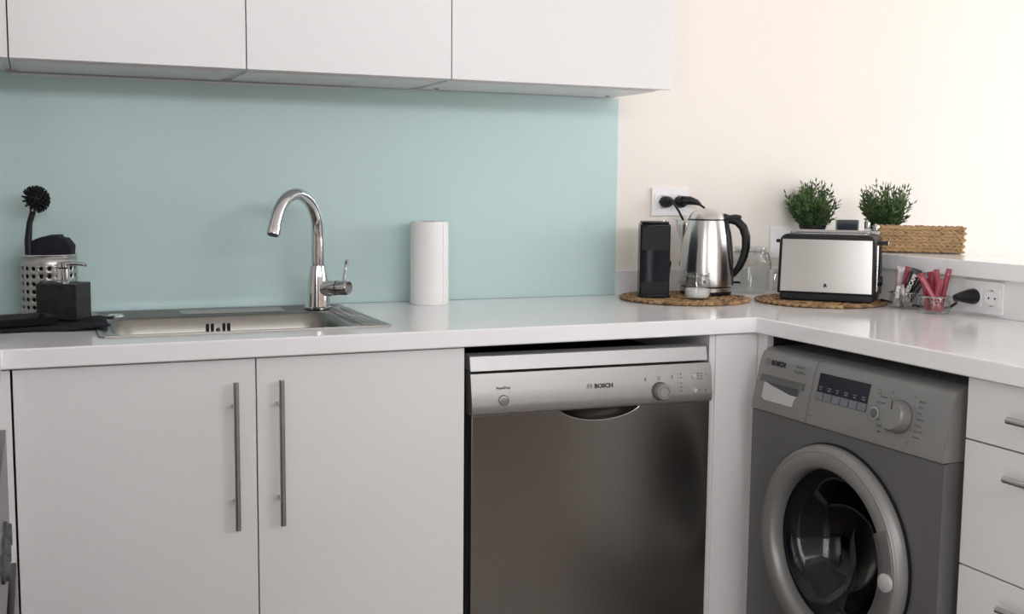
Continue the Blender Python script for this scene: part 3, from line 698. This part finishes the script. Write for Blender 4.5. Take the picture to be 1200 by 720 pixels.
stick('silver and red coffee stick in the jar beside the toaster', GD, at(JA, -.018, -.012), (.10, 0), .15, .104, .020, 'sachet_silver', [(.2, .5, 1)])
stick('black coffee stick with white lettering leaning in the jar beside the toaster', GD, at(JA, -.008, -.006), (.42, .0), .1, .104, .022, 'sachet_dark', words='NESCAFE')
LD = 'plain black coffee stick behind the lettered one in its jar'
stick(LD, GD, at(JA, .000, .010), (.24, .1), .4, .100, .018, 'sachet_dark')
stick('plain black coffee stick leaning low towards the red sugar sticks', GD, at(JA, .006, .006), (.55, .05), -.2, .080, .018, 'sachet_dark')
stick('crumpled silver coffee stick low in the jar beside the toaster', GD, at(JA, .014, -.014), (-.45, .0), -.1, .058, .020, 'sachet_silver')
stick('short red-topped dark stick among the coffee sticks', GD, at(JA, -.014, .010), (.20, .05), .1, .103, .015, 'sachet_red', [(.1, .5, 1)])

# ------------------------------------------------------------------ toaster
TA = math.radians(-47)
t = thing('toaster', 'steel and black two-slice toaster on woven mat', 'toaster', (2.022, -.385, MZ), TA)
TW, TD = .127, .074
bm = bmesh.new(); prism(bm, rrect(-TW+.006, TW-.006, 0, .022, .009), 'y', -TD+.004, TD-.004, bev=.004); obj('foot', bm, 'black_plastic', t)
def tb(bm):
    pts = [(-TW, .018), (TW, .018), (TW-.003, .155)]
    for k in range(1, 7): a = PI/2*k/6; pts.append((TW-.003-.022+.022*math.cos(a), .155+.022*math.sin(a)))
    for k in range(0, 7): a = PI/2+PI/2*k/6; pts.append((-TW+.003+.022+.022*math.cos(a), .155+.022*math.sin(a)))
    prism(bm, pts, 'y', -TD, TD, bev=.006)
part('housing', 'black_plastic', t, tb)
def face(bm, y0, y1): prism(bm, [(-TW+.009, .024), (TW-.009, .024), (TW-.012, .163), (-TW+.012, .163)], 'y', y0, y1, bev=.0008)
fp = part('front_panel', 'steel_vertical', t, face, -TD-.0022, -TD-.0002)
part('back_panel', 'steel_vertical', t, face, TD+.0002, TD+.0022)
part('emblem', 'print_black', fp, wmf, 0, -TD-.0027, .042, .009, smooth=0)
bm = bmesh.new(); prism(bm, rrect(-TW+.03, TW-.03, -TD+.018, TD-.018, .01), 'z', .1772, .1795, bev=.0008); tp = obj('top_plate', bm, 'steel', t)
for y in (-.026, .026): part('slot', 'dark_void', tp, bx, -.092, .092, y-.012, y+.012, .1796, .1802, smooth=0)
def rack(bm):
    for y in (-.045, .045):
        tube(bm, [(-.10, y, .178), (-.098, y, .1835), (.098, y, .1835), (.10, y, .178)], .0018, 8)
part('warming_rack', 'chrome', tp, rack)
bm = bmesh.new(); bx(bm, -TW-.018, -TW+.004, -.012, .012, .150, .159, bev=.002); obj('side_grip', bm, 'black_plastic', t)
bm = bmesh.new(); bx(bm, TW-.004, TW+.020, -.014, .014, .150, .160, bev=.002); lvr = obj('lever', bm, 'black_plastic', t)
bm = bmesh.new(); bx(bm, TW+.0202, TW+.0222, -.010, .010, .151, .159, bev=.0006); obj('lever_cap', bm, 'chrome', lvr)
part('lever_slot', 'dark_void', t, bx, TW-.0015, TW+.0006, -.004, .004, .05, .145, smooth=0)
part('side_trim', 'steel', t, bx, TW-.0040, TW+.0012, -.05, -.042, .03, .150, smooth=0)
bm = bmesh.new(); lathe(bm, [(0, TW+.012), (.013, TW+.0115), (.0145, TW+.006), (.0145, TW-.001)], 20, axis='x', c=(0, -.030, .058)); obj('browning_dial', bm, 'black_plastic', t)

# ------------------------------------------------------------------ sockets and plugs
def socket_face(bm_, *a): pass
def plate(name, label, loc, rz, W, H, holes, group):
    t = thing(name, label, 'socket', loc, rz, group)
    bm = bmesh.new(); prism(bm, rrect(-W/2, W/2, -H/2, H/2, .004), 'y', -.008, -.0003, bev=.0015); obj('plate', bm, 'white_plastic', t)
    for hx in holes:
        bm = bmesh.new(); prism(bm, rrect(hx-.024, hx+.024, -.024, .024, .002), 'y', -.0095, -.0079, bev=.0006); ins = obj('insert', bm, 'white_plastic', t)
        bm = bmesh.new(); lathe(bm, [(.0205, -.0096), (.0195, -.0106), (.0185, -.0096)], 32, axis='y', c=(hx, 0, 0)); obj('well_rim', bm, 'white_edge', ins)
        def hh(bm):
            for s in (-1, 1): lathe(bm, [(0, -.0101), (.0026, -.0100), (.0026, -.0094)], 12, axis='y', c=(hx+s*.0095, 0, 0))
        part('pin_hole', 'black_plastic', ins, hh)
        def clip(bm):
            for s in (-1, 1): bx(bm, hx-.004, hx+.004, -.0112, -.0095, s*.0185-.0015, s*.0185+.0015)
        part('earth_clip', 'handle_steel', ins, clip, smooth=0)
    return t
plate('wall_socket', 'white double wall socket with two black plugs above the kettle', (1.749, YWALL, 1.1655), 0, .122, .081, (-.028, .028), 'white wall sockets')
plate('wall_socket', 'white wall socket plate half hidden behind the toaster', (2.145, YWALL, 1.0455), 0, .086, .097, (), 'white wall sockets')
plate('wall_socket', 'white double socket on the half wall with one plug', (XHALF, -.768, .9465), -PI/2, .122, .080, (-.028, .030), 'white wall sockets')
# plugs: local +y runs away from the wall
def plug(label, loc, rot, path, r0=.0185, cordr=.0034, L=.045):
    t = thing('power_plug', label, 'plug', loc); t.rotation_euler = rot
    bm = bmesh.new(); lathe(bm, [(0, 0), (r0, 0), (r0, .010), (r0*.92, .018), (r0*.62, L*.72), (.0065, L), (0, L)], 24, axis='y', squash=(1, .92)); b0 = obj('plug_body', bm, 'black_plastic', t)
    bm = bmesh.new(); tube(bm, path, cordr, 8); obj('cord', bm, 'black_plastic', t)
    return t
plug('black plug in the socket beside the backsplash, cord hanging behind the kettle', (1.729, -.0065, 1.1655), (0, 0, PI), [(0, .014, 0), (-.012, .030, -.006), (-.024, .032, -.022), (-.045, .026, -.05), (-.055, .012, -.09), (-.055, .008, -.16), (-.05, .008, -.185)])
t = plug('black angled plug in the wall socket, cord hanging over the kettle lid', (1.777, -.0065, 1.1655), (0, 0, PI), [(-.050, .026, -.006), (-.066, .028, -.016), (-.080, .026, -.034), (-.09, .018, -.07), (-.095, .010, -.12), (-.095, .010, -.188)], L=.030)
bm = bmesh.new(); tube(bm, [(.004, .018, .004), (-.020, .024, .004), (-.042, .026, -.001), (-.054, .026, -.007)], [.0135, .0125, .0085, .0045], 14); obj('side_neck', bm, 'black_plastic', t)
plug('black plug of the toaster in the half wall socket', (XHALF-.010, -.742, .9465), (0, 0, PI/2), [(0, .05, 0), (.003, .060, -.002), (.010, .053, -.006), (.022, .034, -.012), (.040, .016, -.020), (.07, .008, -.034), (.12, .006, -.0425), (.20, .006, -.0425), (.25, .014, -.042), (.285, .040, -.0345)], r0=.0205, L=.062)

# ------------------------------------------------------------------ things on the bar ledge
def potted_plant(label, loc, seed, stray):
    rnd = random.Random(seed)
    t = thing('potted_plant', label, 'plant', loc, 0, 'potted plants on the bar ledge')
    bm = bmesh.new(); lathe(bm, [(0, 0), (.030, 0), (.0315, .002), (.0385, .056), (.0405, .058), (.0405, .064), (.038, .064), (.036, .056), (0, .054)], 28); pot = obj('pot', bm, 'black_plastic', t)
    bm = bmesh.new(); lathe(bm, [(0, .0585), (.0365, .0575)], 20); obj('soil', bm, 'soil', pot)
    A, B, ST = bmesh.new(), bmesh.new(), bmesh.new()
    def leaf(p, d, L, w_):
        d = d.normalized(); s = d.cross(Vector((rnd.uniform(-1, 1), rnd.uniform(-1, 1), rnd.uniform(.2, 1)))).normalized(); n = s.cross(d)
        bm = A if rnd.random() < .62 or p.z < .10 else B
        v_ = [bm.verts.new(q) for q in (p, p+d*L*.4+s*w_+n*.001, p+d*L-n*L*.15, p+d*L*.4-s*w_+n*.001, p+d*L*.45-n*.0015)]
        bm.faces.new((v_[0], v_[1], v_[4])); bm.faces.new((v_[1], v_[2], v_[4])); bm.faces.new((v_[2], v_[3], v_[4])); bm.faces.new((v_[3], v_[0], v_[4]))
    for k in range(105):
        a = rnd.uniform(0, 2*PI); rr = .033*math.sqrt(rnd.random()); sp_ = rnd.random()
        p = Vector((rr*math.cos(a), rr*math.sin(a), .058)); outw = Vector((math.cos(a), math.sin(a), 0))
        H = rnd.uniform(.070, .138)*(1-.28*(rr/.033)**3); end = p+outw*(rr*1.25+rnd.uniform(-.006, .012))+Vector((rnd.uniform(-.008, .008), rnd.uniform(-.008, .008), H))
        if k < 40: end = p+outw*(rnd.uniform(.016, .046)-rr*.35)+Vector((0, 0, rnd.uniform(.014, .085)))
        if stray and k == 20: end = p+VR*.085+Vector((0, 0, .075))
        mid = (p+end)/2+outw*.003
        tube(ST, [p, mid, end], [.0010, .0009, .0006], 4)
        n = 9
        for j in range(n):
            f = .12+.78*j/(n-1); q = p.lerp(mid, f*2) if f < .5 else mid.lerp(end, f*2-1)
            dd = (end-p).normalized()
            for s_ in range(2):
                b_ = rnd.uniform(0, 2*PI); d = dd*rnd.uniform(.5, 1.1)+Vector((math.cos(b_), math.sin(b_), rnd.uniform(-.2, .5)))*.75
                leaf(q, d, rnd.uniform(.015, .025), rnd.uniform(.0024, .0039))
        leaf(end, (end-mid), .018, .0025)
    for nm, b_, m in (('leaves', A, 'leaf'), ('leaves', B, 'leaf_light'), ('stems', ST, 'stem_green')):
        o = obj(nm, b_, m, t, smooth=0, recalc=(nm == 'stems')); o['kind'] = 'stuff'
potted_plant('bushy green plant in black pot on the ledge behind the toaster', (2.212, -.058, ZL1), 11, False)
potted_plant('spreading green plant with a stray sprig, in black pot behind the basket', (2.372, -.185, ZL1), 23, True)
# smoked glass holder and two clear shakers
t = thing('candle_holder', 'square smoked glass candle holder between the two plants', 'candle holder', (2.292, -.118, ZL1), math.radians(-38))
def cup(bm):
    def lp(s, z): return [bm.verts.new((a, b_, z)) for a, b_ in rrect(-s, s, -s, s, .006, 3)]
    L = [lp(.0315, 0), lp(.033, .002), lp(.033, .081), lp(.029, .081), lp(.029, .018)]
    bm.faces.new(L[0][::-1]); bm.faces.new(L[-1])
    for a, b_ in zip(L, L[1:]):
        for k in range(len(a)): bm.faces.new((a[k], a[(k+1)%len(a)], b_[(k+1)%len(a)], b_[k]))
part('cup', 'glass_smoke', t, cup)
bm = bmesh.new(); lathe(bm, [(0, .019), (.018, .019), (.019, .035), (.017, .036), (0, .033)], 20); obj('tealight', bm, 'silver_light', t)
def shaker(label, loc, H):
    t = thing('shaker', label, 'shaker', loc, 0, 'small shakers by the candle holder')
    bm = bmesh.new(); lathe(bm, [(0, 0), (.0125, 0), (.0135, .002), (.0125, H*.7), (0, H*.7)], 20); obj('bottle', bm, 'white_plastic', t)
    bm = bmesh.new(); lathe(bm, [(.0128, H*.7+.0003), (.0128, H*.92), (.009, H), (0, H)], 20); obj('cap', bm, 'chrome', t)
shaker('tall white and chrome shaker next to the smoked glass holder', (2.332, -.166, ZL1), .082)
shaker('short white and chrome shaker next to the second plant', (2.336, -.199, ZL1), .072)
# basket
t = thing('woven_basket', 'rectangular woven straw basket on the bar ledge', 'basket', (2.195, -.378, ZL1+.003), math.radians(-42))
BW, BD, BH = .212, .135, .066
part('bottom', 'straw_dark', t, bx, .006, BW-.006, .006, BD-.006, 0, .006, smooth=0)
def dark_backing(bm):
    for a in ((.005, BW-.005, .005, .008), (.005, BW-.005, BD-.008, BD-.005), (.005, .008, .008, BD-.008), (BW-.008, BW-.005, .008, BD-.008)): bx(bm, *a, .004, BH-.004)
part('dark_backing', 'straw_dark', t, dark_backing, smooth=0)
nrow = 8
for k in range(nrow):
    z = .005+(BH-.007)*k/(nrow-1); bm = bmesh.new(); top = k == nrow-1; fl = .003*k/(nrow-1)
    for (a, b_), L, d, n in (((-fl, -fl), BW+2*fl, Vector((1, 0, 0)), Vector((0, -1, 0))), ((BW+fl, -fl), BD+2*fl, Vector((0, 1, 0)), Vector((1, 0, 0))),
                        ((BW+fl, BD+fl), BW+2*fl, Vector((-1, 0, 0)), Vector((0, 1, 0))), ((-fl, BD+fl), BD+2*fl, Vector((0, -1, 0)), Vector((-1, 0, 0)))):
        m = int(L/.0150); s = 1 if k % 2 else -1
        for i in range(m):
            c = Vector((a, b_, z))+d*((i+.5)*L/m+random.uniform(-.002, .002))-n*.004+Vector((0, 0, random.uniform(-.0008, .0008)))
            lump(bm, c, d+Vector((0, 0, 1))*s*.32, n, .0250, .0050, 6)
    obj('braid_row', bm, 'straw_light', t, smooth=70, recalc=False)

# ------------------------------------------------------------------ dishwasher  (front at y=0 facing -y, x from the centre)
t = thing('dishwasher', 'stainless steel dishwasher with control strip under the worktop', 'dishwasher', (1.2105, -.600, 0), math.radians(-2.5))
DW = .297
part('body', 'dark_void', t, bx, -DW+.004, DW-.024, .055, .50, .08, .8025, smooth=0)
part('side_frame', 'rubber_grey', t, bx, -DW+.001, -DW+.010, .030, .056, .10, .80, smooth=0)
def lidf(bm): prism(bm, [(.010, .803), (.050, .803), (.050, .838), (.024, .838), (.017, .834)], 'x', -DW, DW-.006, bev=.001)
part('lid', 'silver_dw_lid', t, lidf)
def panel(bm):
    prism(bm, [(0, .7065), (-.004, .712), (-.004, .730), (.001, .760), (.008, .797), (.040, .797), (.040, .7065)], 'x', -DW-.001, DW+.001, bev=.0012)
cp = part('control_panel', 'silver_dw', t, panel)
def ddoor(bm):
    pts = [(-DW+.001, .10), (DW-.001, .10), (DW-.001, .7058)]
    for k in range(0, 17):
        a = PI*k/16; pts.append((.012+.088*math.cos(a)*(1+.12*(1-math.sin(a))), .7058-.0270*math.sin(a)**1.2))
    pts.append((-DW+.001, .7058)); prism(bm, pts, 'y', .004, .030, bev=.0015)
part('door', 'steel_dw', t, ddoor, smooth=0)
def scoop(bm):
    V = []
    for j in range(7):
        f = j/6; row = []
        for k in range(17):
            a = PI*k/16; row.append(bm.verts.new((.012+.1*math.cos(a)*(1-.25*f), .0055+.030*math.sin(f*PI/2), .7062-(.0285*(1-f)+.0)*math.sin(a)**1.1)))
        V.append(row)
    for a, b_ in zip(V, V[1:]):
        for k in range(16):
            try: bm.faces.new((a[k], a[k+1], b_[k+1], b_[k]))
            except ValueError: pass
    bmesh.ops.remove_doubles(bm, verts=bm.verts, dist=1e-5)
part('handle_recess', 'steel_dw', t, scoop, smooth=70)
part('plinth', 'dark_void', t, bx, -DW+.01, DW-.01, .06, .075, .001, .079, smooth=0)
YP = -.0047; TILT = (PI/2-.145, 0, 0)      # front of the strip leans back above z=.73
def yp(z): return -.004+(.005/.030)*(z-.730)-.0004 if z < .760 else .001+(.007/.037)*(z-.760)-.0004
def rnd_btn(parent, x, z, r, h, m, name='button', n=24):
    bm = bmesh.new(); y = yp(z); lathe(bm, [(0, y-h), (r*.86, y-h), (r, y-h*.7), (r, y+.003)], n, axis='y', c=(x, 0, z)); return obj(name, bm, m, parent)
pb = rnd_btn(cp, -.224, .7375, .0125, .0016, 'print_grey', 'button_ring'); rnd_btn(cp, -.224, .7375, .0102, .0030, 'silver_dw', 'power_button')
text('lettering', 'AquaStop', .0085, (-.224, yp(.765)-.0002, .765), 'print_black', cp, TILT, bold=.0001)
text('lettering', 'BOSCH', .0135, (.018, yp(.757)-.0003, .757), 'print_black', cp, TILT, bold=.0006, sx=1.05)
def emb(bm, x, z, R):
    y = yp(z)-.0004
    lathe(bm, [(R, y), (R*.82, y), (R*.82, y+.0006), (R, y+.0006), (R, y)], 24, axis='y', c=(x, 0, z))
    bx(bm, x-R*.5, x-R*.3, y, y+.0006, z-R*.6, z+R*.6); bx(bm, x+R*.3, x+R*.5, y, y+.0006, z-R*.6, z+R*.6); bx(bm, x-R*.3, x+R*.3, y, y+.0006, z-R*.1, z+R*.1)
part('emblem', 'print_grey', cp, emb, -.017, .757, .0068, smooth=0)
rnd_btn(cp, .160, .7375, .0215, .002, 'rubber_grey', 'dial_ring', 32); kn = rnd_btn(cp, .163, .7370, .0190, .016, 'silver_dw_lid', 'dial', 32)
bm = bmesh.new(); lathe(bm, [(.0135, yp(.737)-.0165), (.0125, yp(.737)-.0172), (.0115, yp(.737)-.0165)], 28, axis='y', c=(.163, 0, .737)); obj('dial_rim', bm, 'print_grey', kn)
def icon(bm, x, z, W, H):
    y = yp(z)-.0003; bx(bm, x-W/2, x+W/2, y, y+.0005, z-H/2, z+H/2)
def icons(bm):
    icon(bm, .124, .7655, .003, .008); icon(bm, .158, .770, .009, .0018); icon(bm, .158, .765, .006, .003); icon(bm, .193, .7685, .003, .008)
    for zz in (.774, .7655, .753, .744, .735):
        icon(bm, .2085, zz, .0022, .0022); icon(bm, .2165, zz, .0036, .0034)
    for dx in (0, .0085):
        for zz in (.773, .767, .761): icon(bm, .262+dx, zz, .0055, .003)
    icon(bm, .282, .769, .002, .004); icon(bm, .266, .734, .004, .0018); icon(bm, .280, .733, .005, .006); icon(bm, -.222, .719, .003, .0045)
part('printed_icons', 'print_grey', cp, icons, smooth=0)['kind'] = 'stuff'
rnd_btn(cp, .250, .7675, .0055, .004, 'silver_light'); rnd_btn(cp, .251, .7345, .0055, .004, 'silver_light')

# ------------------------------------------------------------------ washing machine
t = thing('washing_machine', 'grey front-loading washing machine with round glass door', 'washing machine', (1.6105, -.9435, 0), math.radians(-88.6))
WW = .2985
def wbody(bm):
    
    for a, b_ in ((-WW, -WW+.008), (WW-.008, WW)): bx(bm, a, b_, .012, .54, .03, .6895); bx(bm, a, b_, .061, .54, .6895, .826)
    bx(bm, -WW+.008, WW-.008, .061, .54, .818, .826)
    bx(bm, -WW+.008, WW-.008, .532, .54, .03, .818); bx(bm, -WW+.008, WW-.008, .012, .532, .03, .038)
part('body', 'silver_wm', t, wbody, smooth=0)
def frontplate(bm):
    # plate with a round hole for the door
    c, R = (.003, .436), .190; n = 48; z0, z1 = .11, .6885
    y0, y1 = 0, .0119
    def ring(y): return [bm.verts.new((c[0]+R*math.cos(2*PI*k/n), y, c[1]+R*math.sin(2*PI*k/n))) for k in range(n)]
    def outer(y):
        o_ = []
        for k in range(n):
            a = 2*PI*k/n; ca, sa = math.cos(a), math.sin(a)
            tx = ((WW if ca > 0 else -WW)-c[0])/ca if abs(ca) > 1e-6 else 1e9; tz = ((z1 if sa > 0 else z0)-c[1])/sa if abs(sa) > 1e-6 else 1e9
            q = min(tx, tz); o_.append(bm.verts.new((c[0]+q*ca, y, c[1]+q*sa)))
        return o_
    a, b_, o0, o1 = ring(y0), ring(y1), outer(y0), outer(y1)
    for k in range(n):
        k2 = (k+1) % n
        bm.faces.new((a[k], o0[k], o0[k2], a[k2])); bm.faces.new((a[k], a[k2], b_[k2], b_[k])); bm.faces.new((o0[k], o1[k], o1[k2], o0[k2]))
    for (cx, cz) in ((WW, z1), (-WW, z1), (-WW, z0), (WW, z0)):      # square the four corners
        for o_ in (o0, o1):
            q = min(o_, key=lambda v_: (v_.co.x-cx)**2+(v_.co.z-cz)**2); q.co.x = cx; q.co.z = cz
part('front', 'silver_wm', t, frontplate, smooth=30)
part('kick_panel', 'silver_wm', t, bx, -WW, WW, .001, .0118, .03, .1095, bev=.001)
for sx in (-1, 1):
    for y in (.06, .48):
        bm = bmesh.new(); lathe(bm, [(0, .0005), (.02, .0005), (.02, .012), (.012, .0295), (0, .0295)], 16, c=(sx*.24, y, 0)); obj('foot', bm, 'black_plastic', t)
def wp_out(x0, x1):
    def f(bm):
        prism(bm, [(-.004, .6905), (-.004, .704), (.010, .770), (.018, .806), (.026, .823), (.038, .8315), (.0605, .8345), (.0605, .6905)], 'x', x0, x1)
        bmesh.ops.bevel(bm, geom=[e for e in bm.edges if abs(e.calc_face_angle(0)) > .9], offset=.0016, segments=2, affect='EDGES')
    return f
part('top_plate', 'silver_wm_panel', t, bx, -WW, WW, .061, .535, .8265, .8345, bev=.001)
dr = part('detergent_drawer', 'silver_wm_panel', t, wp_out(-WW, -.1005)); cp = part('control_panel', 'silver_wm_panel', t, wp_out(-.0995, WW))
def wy(z):
    P = [(.6905, -.004), (.704, -.004), (.770, .010), (.806, .018), (.823, .026)]
    for (za, ya), (zb, yb) in zip(P, P[1:]):
        if z <= zb: return ya+(yb-ya)*(z-za)/(zb-za)
    return .03
WT = (PI/2-.215, 0, 0)
def wicon(bm, x, z, W, H, d=.0006):
    vs = []
    for dy in (-d, .0006):
        for (a, b_) in ((-1, -1), (1, -1), (1, 1), (-1, 1)): vs.append(bm.verts.new((x+a*W/2, wy(z+b_*H/2)+dy, z+b_*H/2)))
    for f in ((0, 1, 2, 3), (7, 6, 5, 4), (0, 4, 5, 1), (1, 5, 6, 2), (2, 6, 7, 3), (3, 7, 4, 0)): bm.faces.new([vs[i] for i in f])
text('lettering', 'BOSCH', .0155, (-.228, wy(.803)-.0014, .803), 'print_black', dr, WT, bold=.0008)
def emb2(bm, x, z, R):
    lathe(bm, [(R, -.0006), (R*.8, -.0006), (R*.8, .0004), (R, .0004), (R, -.0006)], 24, axis='y')
    bx(bm, -R*.5, -R*.3, -.0006, .0004, -R*.6, R*.6); bx(bm, R*.3, R*.5, -.0006, .0004, -R*.6, R*.6); bx(bm, -R*.3, R*.3, -.0006, .0004, -R*.1, R*.1)
o = part('emblem', 'print_grey', dr, emb2, 0, 0, .0088, smooth=0); o.location = (-.268, wy(.803), .803); o.rotation_euler = (-.215, 0, 0)
text('lettering', 'Maxx 6', .0095, (-.150, wy(.807)-.0014, .807), 'print_grey', dr, WT, bold=.0003)
text('lettering', 'VarioPerfect', .0075, (-.152, wy(.796)-.0014, .796), 'print_grey', dr, WT, bold=.0002)
# drawer grip: painted shade under the hood, over a light recess
bm = bmesh.new(); wicon(bm, -.203, .766, .156, .0150, .0030); obj('grip_hood', bm, 'silver_wm', dr, smooth=0)
def grip(bm):
    pts = [(-.266, .757), (-.140, .757), (-.142, .742), (-.150, .734), (-.153, .717), (-.255, .717), (-.266, .722)]
    lo = [bm.verts.new((x, wy(z)-.0006, z)) for x, z in pts]; bm.faces.new(lo)
part('grip_recess', 'silver_light', dr, grip, smooth=0)
def gshade(bm):
    pts = [(-.262, .7585), (-.140, .7585), (-.142, .7415), (-.150, .7415), (-.170, .7420), (-.20, .7470), (-.235, .7525)]
    bm.faces.new([bm.verts.new((x, wy(z)-.0012, z)) for x, z in pts])
part('grip_shade', 'rubber_grey', dr, gshade, smooth=0)  # shade under the grip hood, painted as a flat dark patch
# display
def disp(bm): wicon(bm, -.003, .7768, .158, .0575, .0010)
dp = part('display', 'display_navy', cp, disp, smooth=0)
for k in range(6):
    bm = bmesh.new(); x = -.0705+.0268*k; wicon(bm, x, .7570, .0235, .0160, .0026); obj('key', bm, 'display_key', dp, smooth=0)
def dic(bm):
    for k in range(6):
        x = -.0705+.0268*k; wicon(bm, x, .7765, .012, .0018, .0016); wicon(bm, x, .7715, .005+.004*(k % 2), .0026, .0016)
part('display_icons', 'display_key', dp, dic, smooth=0)['kind'] = 'stuff'
def wb(parent, x, z, r, h, m, name):
    bm = bmesh.new(); lathe(bm, [(0, -h), (r*.88, -h), (r, -h*.75), (r, .006)], 32, axis='y'); o = obj(name, bm, m, parent); o.location = (x, wy(z), z); o.rotation_euler = (-.215, 0, 0); return o
wb(cp, .100, .7505, .0125, .001, 'silver_light', 'button_ring'); wb(cp, .100, .7505, .0105, .003, 'silver_wm', 'start_button')
kn = wb(cp, .171, .7560, .0345, .0015, 'silver_wm', 'dial_ring'); kd = wb(cp, .171, .7560, .0320, .026, 'silver_wm_panel', 'program_dial')
bm = bmesh.new(); bx(bm, -.0012, .0012, -.0266, -.0255, .012, .028); obj('dial_mark', bm, 'print_black', kd, smooth=0)
def wic(bm):
    wicon(bm, .1035, .7985, .012, .0028); wicon(bm, .1035, .7915, .014, .0032); wicon(bm, .102, .7755, .004, .003); wicon(bm, .102, .7665, .004, .003)
    wicon(bm, .140, .7990, .0045, .0050); wicon(bm, .138, .7885, .003, .004); wicon(bm, .202, .8010, .004, .005); wicon(bm, .204, .7110, .003, .006)
    wicon(bm, .205, .7370, .005, .004); wicon(bm, -.088, .7110, .018, .0022); wicon(bm, .050, .7110, .003, .003)
part('printed_marks', 'print_grey', cp, wic, smooth=0)['kind'] = 'stuff'
for k in range(7):
    text('lettering', ('Cottons', 'Easy-Care', 'Mix', 'Wool', 'Rapid 15', 'Rinse', 'Spin')[k], .0062, (.128, wy(.787-.0115*k)-.0006, .787-.0115*k), 'print_grey', cp, WT, align='RIGHT')
    text('lettering', ('Sports', 'Shirts', 'Dark', 'Delicate', 'Empty', 'Super 15', '30 min')[k], .0062, (.214, wy(.795-.0115*k)-.0006, .795-.0115*k), 'print_grey', cp, WT, align='LEFT')
# door
dc = (.003, 0, .436)
DR = thing('door_group', '', '') if False else None
bm = bmesh.new()
lathe(bm, [(.224, .0), (.226, -.010), (.2235, -.022), (.2155, -.0290), (.205, -.0325), (.192, -.0330), (.182, -.0315), (.1765, -.027), (.173, -.016), (.172, -.004), (.172, .004)], 72, axis='y', c=dc)
dring = obj('door', bm, 'silver_wm_panel', t, smooth=50)
bm = bmesh.new(); lathe(bm, [(.2285, -.0003), (.2285, -.0060), (.2250, -.0060)], 72, axis='y', c=dc); obj('door_gap', bm, 'black_plastic', dring)
bm = bmesh.new(); lathe(bm, [(.2155, -.0293), (.2135, -.0312), (.2105, -.0314)], 72, axis='y', c=dc); obj('raised_trim', bm, 'silver_wm_panel', dring)
bm = bmesh.new(); lathe(bm, [(.172, .004), (.168, -.004), (.156, -.002), (.135, .022), (.112, .055), (.085, .085), (.045, .098), (0, .102)], 64, axis='y', c=dc); obj('door_glass', bm, 'glass_door', dring, smooth=60)
bm = bmesh.new(); lathe(bm, [(.172, .006), (.164, .010), (.153, .016), (.150, .022), (.144, .024)], 64, axis='y', c=dc); obj('inner_ring', bm, 'rubber_grey', dring)
bm = bmesh.new(); lathe(bm, [(.189, .013), (.172, .03), (.160, .06), (.162, .08), (.154, .095), (.156, .11)], 56, axis='y', c=dc); obj('door_seal', bm, 'rubber_grey', t)
bm = bmesh.new(); lathe(bm, [(.156, .112), (.19, .135), (.205, .16), (.205, .40), (.15, .43), (0, .44)], 56, axis='y', c=dc); dm = obj('drum', bm, 'drum_steel', t)
# handle insert on the right of the door ring, with round badge
def hins(bm):
    R0, R1 = .1600, .2135; V = []
    for k in range(17):
        a = math.radians(-46+74*k/16)
        V.append([bm.verts.new((dc[0]+r*math.cos(a), y, dc[2]+r*math.sin(a))) for r, y in ((R0, -.0145), (R0+.007, -.0300), (.188, -.0355), (R1-.008, -.0335), (R1, -.0300))])
    for a, b_ in zip(V, V[1:]):
        for k in range(4): bm.faces.new((a[k], a[k+1], b_[k+1], b_[k]))
hi = part('door_handle', 'silver_wm', dring, hins, smooth=60); m_ = hi.modifiers.new('solid', 'SOLIDIFY'); m_.thickness = .002
bm = bmesh.new(); lathe(bm, [(0, -.0420), (.0155, -.0415), (.0185, -.0395), (.0190, -.0340)], 28, axis='y', c=(dc[0]+.195*math.cos(-.03), 0, dc[2]+.195*math.sin(-.03))); obj('round_badge', bm, 'silver_light', dring)
